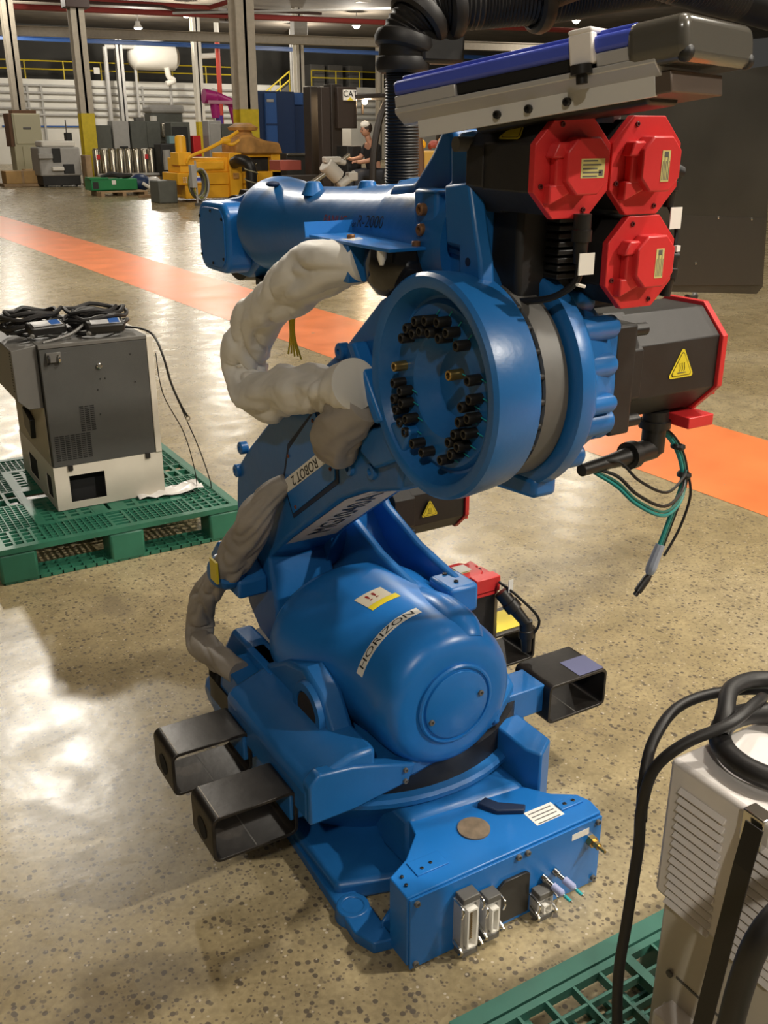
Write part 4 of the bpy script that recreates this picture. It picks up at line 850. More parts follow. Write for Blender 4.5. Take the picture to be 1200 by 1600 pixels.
# ================================================================== WHITE LOUVRED CABINET ON THE RIGHT PALLET
Wc = thing('louvred_cabinet', 'white louvred cabinet with coiled black cable on top, on the right pallet', 'cabinet', (.05, -1.45, .15))
xa, xb, ya, yb = -.132, .30, -1.17, -1.75
B().box(xa, yb, .555, xb, ya, .80).obj('louvred_body', WHITE, Wc, .008)
b = B()
for c in range(5):
    for r_ in range(14):
        y = ya-.025-c*.115; z = .765-r_*.0155
        b.prism([(xa-.0005, z), (xa-.008, z-.008), (xa-.0005, z-.010)], 1, y-.085, y)
q = b.obj('louvres', WHITE, Wc, .0012); q['kind'] = 'stuff'
b = B(); b.box(xa+.012, yb, .16, xb-.01, ya-.012, .555); b.obj('lower_body', IVORY, Wc, .004)
b = B(); b.prism([(-.132, .285), (-.118, .365), (-.110, .365), (-.110, .285)], 1, -1.66, -1.205); b.box(-.16, -1.60, .275, -.11, -1.22, .37); b.obj('front_box', WHITE, Wc, .008)
b = B(); b.cyl((-.123, -1.215, .42), (-.127, -1.215, .42), .006, n=10); b.obj('door_pin', GREY, Wc); B().box(-.1215, -1.45, .418, -.120, -1.225, .422).obj('door_seam', GREY, Wc)
b = B(); b.box(-.145, -1.345, .76, -.12, -1.31, .81); b.obj('corner_bracket', CHROME, Wc, .002)
K = thing('power_cable', 'thick black power cable coiled on top of the white louvred cabinet', 'cable', (0, -1.28, .81))
b = B(); n = 40; P = [(-.005+.085*math.cos(2*PI*k/n), -1.262+.085*math.sin(2*PI*k/n), .823+.004*math.sin(4*PI*k/n)) for k in range(n)]
b.torus((-.0, -1.258, .824), (0, 0, 1), .088, .0165, 48, 14); b.obj('cable_coil', RUBB, K)
b = B(); b.tube([(.06, -1.17, .84), (.0, -1.20, .865), (-.07, -1.215, .862), (-.13, -1.19, .835), (-.165, -1.17, .79), (-.175, -1.165, .72), (-.172, -1.165, .66), (-.18, -1.17, .60), (-.19, -1.175, .52), (-.20, -1.18, .42), (-.205, -1.20, .30), (-.21, -1.24, .20)], .0085, 12); b.obj('cable_loop', RUBB, K)
b = B(); b.tube([(.16, -1.2, .835), (.05, -1.13, .835), (-.05, -1.11, .83), (-.12, -1.125, .80), (-.160, -1.15, .755), (-.172, -1.165, .70)], .0085, 12); b.obj('cable_loop', RUBB, K)
b = B(); b.tube([(.16, -1.28, .86), (.08, -1.17, .865), (.0, -1.16, .872), (-.05, -1.19, .86), (-.07, -1.20, .84)], .013, 12); b.obj('cable_end', RUBB, K)
b = B(); P = [(-.150, -1.335, .80), (-.165, -1.338, .74), (-.18, -1.338, .62), (-.20, -1.338, .45), (-.215, -1.34, .25), (-.22, -1.345, .155)]
b.rings([[Vector(p)+Vector(q) for q in ((-.001, -.014, 0), (.001, -.014, 0), (.001, .014, 0), (-.001, .014, 0))] for p in P]); tag(b.obj('black_strap', BLACK, smooth=0), 'flat black strap hanging down the louvred cabinet side', 'strap')
b = B(); b.tube([(-.20, -1.49, .86), (-.30, -1.50, .88), (-.345, -1.497, .85), (-.355, -1.49, .78), (-.36, -1.485, .66), (-.38, -1.48, .45), (-.39, -1.5, .22), (-.36, -1.5, .17)], .0145, 14); tag(b.obj('thick_cable', RUBB), 'thickest black cable hanging in front at the right picture edge', 'cable')

# ================================================================== BACKGROUND: COLUMNS
def column(x, y, w_, lab, paint=True, top=7.9, m=CONC, rot=0):
    t = thing('steel_column', lab, 'column', (x, y, 0), 'building columns' if 0 else None)
    def H(z0, z1, mm, nm, e=0):
        b = B(); b.box(x-w_/2-e, y-w_/2-e, z0, x+w_/2+e, y-w_/2+.05+e, z1); b.box(x-w_/2-e, y+w_/2-.05-e, z0, x+w_/2+e, y+w_/2+e, z1); b.box(x-.04-e, y-w_/2, z0, x+.04+e, y+w_/2, z1)
        return b.obj(nm, mm, t, smooth=0)
    H(0, top, m, 'shaft'); 
    if paint: H(0, 2.32, YELP, 'yellow_base', .006)
    B().box(x-w_*.7, y-w_*.7, 0, x+w_*.7, y+w_*.7, .04).obj('foot_plate', GREY, t)
    return t
c = column(8.605, 34.4, .45, 'cream column with yellow base behind the green bin'); B().box(8.2, 34.0, 5.55, 9.0, 34.6, 6.1).obj('control_box', mat('dark_pipe', (0, 0, 0)), c, .02)
c = column(10.97, 26.06, .55, 'thick cream column with yellow base behind the orange machine')
B().tube([(11.3, 25.8, 7.8), (11.33, 25.8, 6.2), (11.33, 25.8, 5.4)], .05, 6).obj('conduit', GRAYL, c)
column(7.917, 41.8, .45, 'leftmost cream column with yellow base at the picture edge')
column(21.0, 56, .45, 'bright white column in front of the white tank', m=BRIGHTW)
c = column(24.5, 50, .45, 'bright white column right of the thick cream column, above the blue cabinet', m=BRIGHTW); B().box(24.1, 49.6, 6.5, 24.9, 50.1, 7.3).obj('grey_box', GRAYL, c, .02)
column(29.1, 60, .4, 'thin pale column just right of the bright white column', False, m=GRAYL)
column(35.5, 60, .42, 'pale column just left of the black hose', False)
column(37.2, 60, .3, 'second pale column just left of the black hose', False)
column(17.7, 60, .4, 'pale column behind the steel drums', False, m=GRAYL, top=6.9)
t = thing('vent_pipe', 'white goose neck pipe rising from the floor before the mezzanine', 'pipe', (16.9, 60, 0))
B().tube([(16.9, 60, 0), (16.9, 60, 6.4)], .14, 10, smooth=False).obj('riser', GRAYL, t); B().tube([(16.9, 60, 6.4), (18.6, 60, 6.45)], .12, 10, smooth=False).obj('elbow', GRAYL, t)
# mezzanine railing
def railing(x0, x1, y, z0, lab, n):
    t = thing('guard_rail', lab, 'railing', ((x0+x1)/2, y, z0))
    for k in range(n+1):
        x = x0+(x1-x0)*k/n; B().cyl((x, y, z0), (x, y, z0+1.0), .045, n=6).obj('post', YELP, t)
    for z in (z0+.55, z0+1.0): B().cyl((x0, y, z), (x1, y, z), .04, n=6).obj('rail', YELP, t)
railing(10.5, 26.2, 62.3, 4.68, 'yellow guard rail on the mezzanine left of the stairs', 7)
B().box(16.75, 62.15, 5.05, 17.1, 62.2, 5.4).obj('white_sign', BRIGHTW, [o for o in COL.objects if o.name == 'guard_rail'][0])
railing(31.5, 39.0, 62.3, 4.68, 'yellow guard rail on the mezzanine above the parked blue cabinets', 4)
t = thing('stair_rail', 'sloping yellow stair rail beside the bright white column', 'railing', (28, 60.5, 3.5))
for dz in (0, -.5): B().cyl((26.0, 60.5, 3.3+dz), (29.2, 60.5, 5.6+dz), .05, n=6).obj('rail', YELP, t)
for k in range(5): B().cyl((26.2+.7*k, 60.5, 2.2+.5*k), (26.2+.7*k, 60.5, 3.4+.5*k), .04, n=6).obj('post', YELP, t)
b = B(); b.prism([(26.0, 2.6), (29.3, 4.9), (29.3, 4.6), (26.0, 0), (25.6, 0), (25.6, 2.3)], 1, 60.7, 61.6); b.obj('staircase', GREY, t)
# tank on the mezzanine
t = thing('storage_tank', 'horizontal white tank on legs above the mezzanine', 'tank', (19.8, 63.5, 4.7))
b = B(); b.lathe((18.4, 60.5, 6.0), (1, 0, 0), [(0, .2), (.1, .5), (.35, .75), (2.8, .75), (3.05, .5), (3.15, .2)], 24); b.obj('tank_body', BRIGHTW, t)
for x in (18.8, 20.9): B().cyl((x, 60.5, 0), (x, 60.5, 5.4), .09, n=8).obj('leg', GRAYL, t)
b = B(); b.tube([(20.6, 60.1, 5.4), (20.7, 60.1, 4.9), (21.0, 60.1, 4.7), (20.5, 60.1, 4.5)], .16, 10); b.obj('outlet_pipe', BRIGHTW, t)
b = B(); b.cyl((18.9, 60.3, 6.7), (21.2, 60.3, 7.1), .12, n=8); b.obj('feed_pipe', GRAYL, t)
pipe([(22.2, 59, 6.0), (23.4, 59, 6.1), (23.5, 59, 6.5), (23.5, 59, 7.9)], .16, BRIGHTW, 'white bent pipe between the tank and the thick cream column', name='bent_pipe')
pipe([(22.9, 57.5, 0), (22.9, 57.5, 7)], .15, mat('bright_red', (.5, .05, .03), .5), 'bright red vertical pipe above the magenta robot arm', name='red_riser')
for x, lab in ((31.8, 'left grey crate stored on the mezzanine'), (33.2, 'middle grey crate stored on the mezzanine'), (34.8, 'right grey crate stored on the mezzanine')):
    tag(B().box(x, 63, 4.7, x+1.1, 64, 6.1).obj('stored_crate', GREY, bevel=.03), lab, 'crate')
t = thing('wall_sign', 'white wall sign with black letters between the ceiling pipes', 'sign', (18.3, 44, 6.7))
B().box(17.75, 44.3, 6.4, 18.6, 44.35, 7.0).obj('sign_board', GRAYL, t); text('5S', .34, (18.25, 44.28, 6.86), (1, 0, 0), (0, 0, 1), BLKINK, t); text('ZONE', .22, (18.28, 44.28, 6.55), (1, 0, 0), (0, 0, 1), BLKINK, t)

# ================================================================== BACKGROUND: MACHINES
def cab(name, lab, cat, x0, x1, y0, y1, z0, z1, m, detail=(), group=None, bev=.02):
    t = thing(name, lab, cat, ((x0+x1)/2, (y0+y1)/2, z0), group)
    B().box(x0, y0, z0, x1, y1, z1).obj('body', m, t, bev)
    for nm, mm, q in detail: B().box(*q).obj(nm, mm, t, .01)
    return t
cab('tall_cabinet', 'tall beige cabinet beside the leftmost yellow column', 'cabinet', 7.2, 8.3, 40, 40.9, 0, 2.4, BEIGE, [('upper_door', mat('beige_light', (.58, .55, .38), .5), (7.3, 39.95, 1.3, 8.27, 40.0, 2.37)), ('side_trim', mat('brown_trim', (.15, .07, .03), .6), (7.1, 40, 1.2, 7.25, 40.9, 2.4)), ('brown_top', mat('brown_trim', (0, 0, 0)), (7.3, 40.1, 2.4, 8.2, 40.8, 2.52)), ('logo_plate', GREY, (7.6, 39.93, 1.82, 7.9, 39.96, 1.9)), ('lower_door', BEIGE, (7.5, 39.95, .1, 8.2, 40, 1.2))])
cab('wooden_crate', 'low cardboard wrapped crate at the foot of the leftmost column', 'crate', 5.6, 6.75, 33.9, 34.7, .1, .5, CARD, [('pallet_base', WOOD, (5.5, 33.85, 0, 6.8, 34.7, .1)), ('strap', WOOD, (6.1, 33.88, .1, 6.18, 33.9, .5))])
cab('wooden_crate', 'second cardboard crate just right of the first low crate', 'crate', 6.55, 7.1, 35.4, 36.0, .0, .5, CARD)
t = thing('machining_centre', 'light grey machine with black windows left of the yellow column', 'machine', (7.2, 33.6, 0))
B().box(6.55, 33, .35, 7.9, 34.2, 1.25).obj('body', GRAYL, t, .05); B().box(6.6, 33.05, .05, 7.85, 34.1, .36).obj('dark_plinth', DARKM, t, .02); B().box(6.7, 33.1, 1.25, 7.8, 34.1, 1.45).obj('top_cover', BRIGHTW, t, .06)
B().box(6.98, 32.96, .78, 7.25, 33.0, 1.22).obj('window', DARKM, t, .01); B().box(7.3, 32.95, .42, 7.65, 33, .72).obj('window', DARKM, t, .01); B().box(6.5, 32.8, .9, 6.95, 33, 1.05).obj('chute', GRAYL, t, .02); B().box(6.9, 32.8, .52, 7.28, 33, .64).obj('shelf', BRIGHTW, t, .02)
B().box(7.55, 33.2, 1.35, 7.75, 33.5, 1.7).obj('black_head', DARKM, t, .02); B().cyl((7.6, 33.3, 1.7), (7.6, 33.3, 2.1), .02, n=6).obj('mast', GREY, t)
for x in (6.7, 7.2, 7.7): B().cyl((x, 33.1, 0), (x, 33.1, .1), .04, n=8).obj('leg', DARKM, t)
cab('leaning_board', 'leaning brown board behind the yellow column base', 'board', 7.95, 8.15, 32.6, 33.2, 0, 1.0, WOOD)
cab('grey_cabinet', 'dark grey cabinet just right of the yellow column', 'cabinet', 8.85, 9.6, 35, 35.8, 1.1, 1.95, GRAYM, [('stand', DARKM, (8.9, 35.1, 0, 9.58, 35.7, 1.1)), ('screen', DARKM, (8.95, 34.95, .98, 9.2, 35, 1.1))])
cab('light_cabinet', 'light grey cabinet between two dark grey cabinets', 'cabinet', 9.66, 10.25, 35, 35.6, 1.15, 2.1, GRAYL, [('stand', GRAYL, (9.7, 35.1, 0, 10.2, 35.6, 1.15)), ('panel', DARKM, (9.85, 34.95, 1.15, 10.15, 35, 1.25))])
cab('grey_cabinet', 'wide dark grey cabinet behind the steel drums', 'cabinet', 10.31, 11.4, 35, 35.8, 1.15, 2.1, GRAYM, [('stand', DARKM, (10.4, 35.1, 0, 11.3, 35.7, 1.15)), ('door', GRAYM, (10.9, 34.96, 1.2, 11.38, 35, 2.05)), ('lamp', GREY, (10.6, 35.2, 2.1, 10.9, 35.5, 2.22))])
for k, x in enumerate((8.52, 8.80, 9.08, 9.36, 9.64, 9.92, 10.20, 10.44)):
    t = thing('steel_drum', ['leftmost shiny steel drum cut by the yellow column', 'shiny steel drum first right of the yellow column', 'steel drum second right of the yellow column', 'steel drum third right of the yellow column', 'narrow steel drum in the middle of the row', 'dark reflecting steel drum right of the middle', 'steel drum with red label in the row', 'rightmost steel drum of the row'][k], 'drum', (x, 33.3, .25), 'steel drums behind the green bin')
    b = B(); b.lathe((x, 33.3, .3), (0, 0, 1), [(0, .11), (.02, .125), (.84, .125), (.86, .115), (.90, .05)], 20); b.obj('drum_body', INOX, t); B().cyl((x, 33.3, 1.17), (x, 33.3, 1.2), .11, n=16).obj('lid', BRIGHTW if k in (1, 6) else INOX, t)
    if k in (0, 6): B().box(x-.05, 33.12, .85, x+.07, 33.13, 1.0).obj('red_label', RED, t)
cab('drum_rack', 'low grey rail platform under the steel drums', 'rack', 8.4, 10.8, 33.0, 33.7, .0, .28, WOOD, [('rail', GRAYL, (8.4, 32.9, .32, 10.8, 32.98, .40))])
t = thing('round_machine', 'big grey machine with shiny round top behind the cabinets', 'machine', (12.4, 37.4, 0))
B().box(11.8, 37, 1.3, 13.05, 38, 2.45).obj('body', GRAYM, t, .08); B().box(11.75, 36.9, 2.4, 13.1, 38, 2.7).obj('hood', GRAYL, t, .1); B().box(11.9, 37.1, 0, 13, 38, 1.3).obj('stand', DARKM, t); B().cyl((11.75, 36.7, 1.35), (11.75, 36.7, 2.3), .13, n=14).obj('white_pipe', BRIGHTW, t)
B().box(12.1, 36.8, 1.55, 12.6, 37, 2.05).obj('chrome_box', INOX, t, .03)
t = thing('dark_machine', 'dark green machine with pale cylinders left of the orange machine', 'machine', (11, 33, 0))
B().box(10.55, 32.6, .3, 11.35, 33.3, 1.35).obj('body', DARKM, t, .04); B().box(10.6, 32.4, 0, 11.3, 33, .35).obj('base', GRAYM, t); B().cyl((10.72, 32.5, .5), (10.72, 32.5, 1.15), .13, n=14).obj('cylinder', GRAYL, t); B().cyl((11.05, 32.4, .5), (11.05, 32.4, 1.0), .1, n=14).obj('cylinder', GRAYL, t); B().box(10.9, 32.6, 1.35, 11.1, 32.9, 1.6).obj('pale_cap', mat('pale_teal', (.2, .33, .36), .4), t)
cab('grey_cabinet', 'charcoal cabinet above the orange cylinder cap', 'cabinet', 11.3, 12.0, 33.5, 34.2, .0, 2.05, GRAYM, [('side', DARKM, (11.32, 33.46, .1, 11.9, 33.5, 1.9))])
cab('grey_cabinet', 'light grey cabinet left of the magenta arm post', 'cabinet', 12.5, 13.0, 33, 33.6, .0, 2.1, GRAYL, [('door', GRAYL, (12.55, 32.96, .3, 12.95, 33, 2.0))])
cab('grey_cabinet', 'dark cabinet directly behind the orange lever', 'cabinet', 12.95, 13.7, 33, 33.6, .0, 2.0, GRAYM, [('door', GRAYM, (13.0, 32.96, .3, 13.6, 33, 1.9))])
cab('red_drum_box', 'small red and white box right of the charcoal cabinet', 'box', 12.05, 12.35, 33.4, 33.8, .9, 1.6, RED, [('stand', GRAYL, (12.05, 33.4, 0, 12.4, 33.8, .9))])
# green bin on wooden pallet
t = thing('green_bin', 'dark green plastic bin with black sheets on a wooden pallet', 'bin', (7.4, 27.6, .12))
B().box(6.65, 27.3, .14, 8.0, 28.0, .46).obj('bin_body', mat('bin_green', (.01, .22, .07), .4), t, .03); B().box(6.62, 27.28, .44, 7.15, 27.8, .50).obj('rim', mat('bin_green', (0, 0, 0)), t, .01)
B().box(6.7, 27.27, .2, 6.85, 27.3, .38).obj('vent', DARKM, t); B().box(7.25, 27.28, .3, 7.36, 27.3, .42).obj('white_label', WHITEL, t)
b = B(); b.tube([(7.0, 27.5, .50), (7.3, 27.4, .58), (7.7, 27.4, .52), (7.9, 27.5, .56)], [.05, .08, .08, .04], 8, wob=.5, wsc=5); b.obj('black_sheet', DARKM, t)
t = thing('wooden_pallet', 'wooden pallet under the green bin', 'pallet', (7.4, 27.5, 0))
for k in range(5): B().box(6.8, 26.9+.22*k, .10, 8.15, 27.04+.22*k, .13).obj('slat', WOOD, t)
for x in (6.8, 7.42, 8.05): B().box(x, 26.9, 0, x+.1, 27.95, .1).obj('runner', WOOD, t)
tag(B().box(7.6, 25.9, 0, 8.9, 26.05, .07).obj('wooden_beam', WOOD), 'long wooden beam lying on the floor before the orange machine', 'timber')
t = thing('wrapped_bundle', 'bundle wrapped in dark and clear plastic behind the green bin', 'bundle', (8.3, 28.2, 0))
b = B(); b.sphere((8.35, 28.2, .3), .28, 14, (1.2, 1, .9)); b.obj('dark_wrap', NAVYP, t); b = B(); b.sphere((8.75, 28.1, .28), .2, 12, (1.2, 1, 1)); b.obj('clear_wrap', PLAST, t); b = B(); b.tube([(8.3, 27.8, .3), (8.6, 27.7, .12), (9.0, 27.7, .05)], .05, 8); b.obj('white_hose', BRIGHTW, t)
# orange machine
Y = thing('orange_press_fixture', 'orange yellow steel machine frame with lever and rusty hood', 'machine', (9.4, 23.8, 0))
def yb(nm, m, *q, bev=.02): return B().box(*q).obj(nm, m, Y, bev)
yb('lower_rail', ORNG, 8.05, 23.45, .08, 10.8, 24.6, .42); yb('middle_beam', ORNG, 7.85, 23.40, .42, 10.8, 24.6, .72); yb('upper_beam', ORNG, 7.95, 23.45, .72, 9.55, 24.4, 1.08); yb('upright', ORNG, 9.25, 23.3, .08, 9.6, 24.5, 1.2); yb('end_frame', ORNG, 10.5, 23.4, .1, 10.83, 24.6, 1.18)
yb('top_bar', ORNG, 9.5, 23.45, 1.08, 10.8, 24.5, 1.18); yb('dark_window', DARKM, 9.62, 23.6, .72, 10.5, 23.65, 1.1); yb('rib_shadow_plate', ORNGR, 9.33, 23.27, .55, 9.5, 23.3, .7); yb('rib_plate', ORNGR, 9.33, 23.27, .92, 9.5, 23.3, 1.08); yb('slot_plate', ORNG, 8.35, 23.38, .78, 9.15, 23.45, 1.0, bev=.05)
yb('end_block', ORNG, 7.9, 23.4, .9, 8.25, 24.0, 1.22)
b = B(); b.lathe((8.06, 23.6, 1.18), (0, 0, 1), [(0, .14), (.38, .14), (.43, .12), (.45, .06)], 20); b.obj('cylinder_cap', ORNG, Y); b = B(); b.cyl((8.06, 23.6, 1.1), (8.06, 23.6, 1.24), .13, n=18); b.obj('rusty_collar', ORNGR, Y)
b = B(); b.tube([(8.1, 23.35, .95), (8.2, 23.3, 1.12), (8.6, 23.2, 1.28), (9.1, 23.2, 1.5), (9.5, 23.2, 1.72)], [.03, .04, .045, .05, .04], 8); b.obj('lever_arm', ORNG, Y)
b = B(); b.sphere((9.15, 23.2, 1.5), .12, 12, (1.2, .6, .8)); b.tube([(9.1, 23.2, 1.47), (9.3, 23.2, 1.40), (9.55, 23.3, 1.5)], .04, 8); b.obj('lever_knuckle', ORNG, Y)
b = B(); b.prism([(9.45, 1.16), (9.45, 1.42), (9.62, 1.62), (9.9, 1.64), (10.3, 1.50), (10.72, 1.44), (10.82, 1.16)], 1, 23.3, 24.3); b.obj('rusty_hood', ORNGR, Y, .05)
b = B(); b.lathe((9.85, 23.7, 1.55), (0, 0, 1), [(0, .30), (.12, .24), (.18, .22), (.2, .38), (.27, .40), (.32, .30), (.38, .2)], 20); b.obj('hood_collar', ORNGR, Y)
B().box(8.3, 23.38, .48, 8.62, 23.4, .64).obj('white_label', WHITEL, Y); B().box(8.36, 23.37, .52, 8.57, 23.38, .6).obj('blue_label', VIOB, Y)
for k in range(6): b = B(); b.cyl((8.0+.07*(k % 2), 23.39, .5+.05*(k//2)), (8.0+.07*(k % 2), 23.37, .5+.05*(k//2)), .016, n=8); b.obj('bolt', WHITEL, Y)
cab('grey_block', 'dark grey steel block at the left foot of the orange machine', 'block', 7.25, 7.75, 23.2, 23.9, 0, .55, GRAYM, bev=.03)
t = thing('spiral_duct', 'black duct with pale spiral coil hanging before the orange frame', 'duct', (9.5, 22.6, 0))
P = [(9.35, 23.2, .95), (9.38, 22.9, 1.02), (9.5, 22.65, .95), (9.55, 22.6, .75), (9.55, 22.6, .4), (9.6, 22.6, .05)]
b = B(); b.tube(P, .15, 14); b.obj('duct', BLACK, t)
b = B(); b.tube([(9.55+.165*math.cos(a/3), 22.6+.165*math.sin(a/3), .95-.014*a) for a in range(64)], .016, 5, sub=1); b.obj('coil_wire', mat('pale_coil', (.35, .33, .22), .5), t)
t = thing('cable_reel', 'bundle of grey wires and yellow cable coil before the orange machine', 'cable bundle', (7.95, 22.1, 0))
for k in range(12):
    a0 = .25*math.sin(k*1.9); b = B(); b.tube([(7.98+.20*math.cos(q/14*2*PI)*(1+.1*math.sin(k)), 22.1+.03*k+a0*.2*math.cos(q/14*2*PI), .50+.34*math.sin(q/14*2*PI)*(1+.08*math.cos(k*2))) for q in range(15)], .022, 6, sub=2)
    b.obj('wire_loop', [GRAYL, mat('olive_wire', (.2, .2, .03), .5), GREY, GRAYM][k % 4], t)
B().box(7.72, 22.0, .42, 7.85, 22.2, .95).obj('pale_plate', GRAYL, t, .01); B().cyl((7.86, 22.1, 0), (7.86, 22.1, 1.05), .025, n=8).obj('pale_pole', GRAYL, t)
b = B(); b.lathe((8.0, 22.1, .0), (0, 0, 1), [(0, .2), (.05, .2), (.08, .06), (.15, .05)], 16); b.obj('foot', GREY, t)
# magenta robot behind
t = thing('magenta_robot', 'small magenta robot arm far behind the orange machine', 'robot', (16.2, 40, 0))
for a_2, b_2, r2 in (((15.1, 40, 3.15), (15.6, 40, 3.1), .30), ((15.6, 40, 3.15), (16.8, 40, 2.75), .2), ((16.3, 40.1, 2.9), (16.5, 40.1, 2.0), .12), ((15.55, 40, 3.1), (15.6, 40, 2.3), .22)):
    b = B(); b.cyl(a_2, b_2, r2, r2*.8, 12); b.obj('arm_link', MAGP, t)
b = B(); b.cyl((15.75, 40, 1.8), (15.75, 40, 2.4), .16, n=12); b.obj('purple_joint', mat('purple', (.12, .05, .35), .4), t); B().box(15.5, 39.8, 0, 16.1, 40.3, 1.8).obj('pedestal', GRAYL, t); B().box(15.2, 39.75, 2.85, 16.8, 39.8, 2.98).obj('pale_stripe', mat('pink_label', (.6, .3, .4), .5), t)
# blue cabinets
cab('blue_cabinet', 'tall navy cabinet with lighter blue door behind the thick column', 'cabinet', 11.7, 13.0, 27, 28.2, 0, 2.85, NAVYP, [('light_blue_door', MIDB, (11.98, 26.9, .2, 12.35, 27, 2.8)), ('door_bar', NAVYP, (11.98, 26.88, 1.9, 12.35, 26.9, 1.95)), ('door_bar', NAVYP, (11.98, 26.88, 1.2, 12.35, 26.9, 1.25)), ('logo', GRAYL, (12.02, 26.88, 2.55, 12.25, 26.9, 2.63))])
cab('blue_cabinet', 'wide navy cabinet with small blue panel left of the forklift', 'cabinet', 13.02, 14.1, 27.5, 28.5, 0, 2.85, NAVYP, [('blue_panel', MIDB, (13.2, 27.42, 2.5, 13.5, 27.5, 2.85)), ('cord', GRAYL, (13.1, 27.4, 1.6, 13.14, 27.45, 2.85))])
cab('chrome_frame', 'small chrome framed box behind the rusty hood', 'machine', 10.1, 10.9, 21.6, 22.0, .6, 1.2, DARKM, [('chrome_bar', CHROME, (10.1, 21.55, 1.15, 10.7, 21.6, 1.2)), ('stand', GREY, (10.2, 21.6, 0, 10.8, 22, .6))])
# forklift
F = thing('forklift', 'dark forklift with yellow and black lettered mast parked behind the robot', 'forklift', (8.6, 15.8, 0))
def fb(nm, m, *q, bev=.01): return B().box(*q).obj(nm, m, F, bev)
DB_ = mat('dark_brown_paint', (.02, .014, .010), .5)
fb('mast_rail', DB_, 7.78, 15.6, .1, 8.0, 15.9, 2.48); fb('mast_rail', DB_, 7.9, 15.0, .1, 8.12, 15.3, 2.5); fb('mast_plate', mat('dark_brown2', (.03, .02, .015), .5), 7.72, 15.05, .5, 7.95, 15.2, 2.45)
fb('carriage', DB_, 6.9, 14.9, .4, 7.6, 15.1, .95); fb('red_deck', mat('dull_red', (.30, .06, .04), .6), 7.3, 16.0, 1.0, 7.75, 16.5, 1.18)
for x in (6.75, 7.15): fb('fork', DB_, x, 14.0, .05, x+.14, 15.1, .12)
fb('sign_plate', mat('dark_brown2', (0, 0, 0)), 7.95, 14.85, 1.75, 8.35, 14.95, 2.45); fb('name_board', WHITEL, 8.06, 14.82, 2.22, 8.33, 14.86, 2.40)
text('CAT', .15, (8.195, 14.81, 2.33), (1, 0, 0), (0, 0, 1), BLKINK, F); b = B(); b.prism([(8.13, 2.225), (8.26, 2.225), (8.195, 2.28)], 1, 14.812, 14.82); b.obj('yellow_triangle', YEL, F)
fb('hull', DB_, 8.15, 14.8, .3, 9.6, 16.2, .85, bev=.05); fb('yellow_side', CARD, 8.25, 14.3, .25, 9.3, 14.7, .80); fb('dash', DARKM, 8.0, 14.6, .85, 8.3, 15.2, 1.45)
b = B(); b.tube([(7.95, 13.6, .3), (8.0, 13.65, 1.3), (8.2, 13.7, 2.0), (8.5, 13.8, 2.25), (9.2, 14.0, 2.3)], .06, 8); b.obj('guard_pillar', DB_, F)
b = B(); b.tube([(9.2, 14.0, 2.3), (9.7, 14.2, 2.2), (9.8, 14.3, 1.0), (9.8, 14.3, .3)], .06, 8); b.obj('guard_pillar', DB_, F); fb('guard_roof', DB_, 8.3, 13.9, 2.25, 9.8, 15.2, 2.32)
for x, y in ((8.4, 14.9), (9.4, 14.9), (8.4, 16.2), (9.4, 16.2)): b = B(); b.lathe((x, y, .32), (0, -1, 0), [(-.1, .22), (-.1, .32), (.1, .32), (.1, .18), (.05, .16)], 20); b.obj('wheel', RUBB, F)
fb('seat', DARKM, 8.35, 14.2, .8, 8.9, 14.7, .92); fb('lamp_stalk', DB_, 8.66, 15.2, 2.0, 8.70, 15.24, 2.3)
b = B(); b.sphere((8.66, 15.1, 2.22), .055, 12); b.obj('work_light', mat('work_light', (1, 1, 1), .4, emis=((1, .72, .42), 28)), F)
ld = bpy.data.lights.new('work_lamp', 'POINT'); ld.energy = 28; ld.color = (1, .7, .4); ld.shadow_soft_size = .06; lo = bpy.data.objects.new('work_lamp', ld); COL.objects.link(lo); lo.parent = F; lo.location = Vector((8.6, 14.9, 2.2))-W[F.name]
fb('white_window', BRIGHTW, 8.5, 16.9, 1.85, 9.2, 16.95, 2.3) if 0 else None
tag(B().box(9.3, 18.2, 0, 10.1, 18.6, 2.35).obj('white_cabinet', BRIGHTW, bevel=.03), 'white cabinet seen through the forklift guard', 'cabinet')
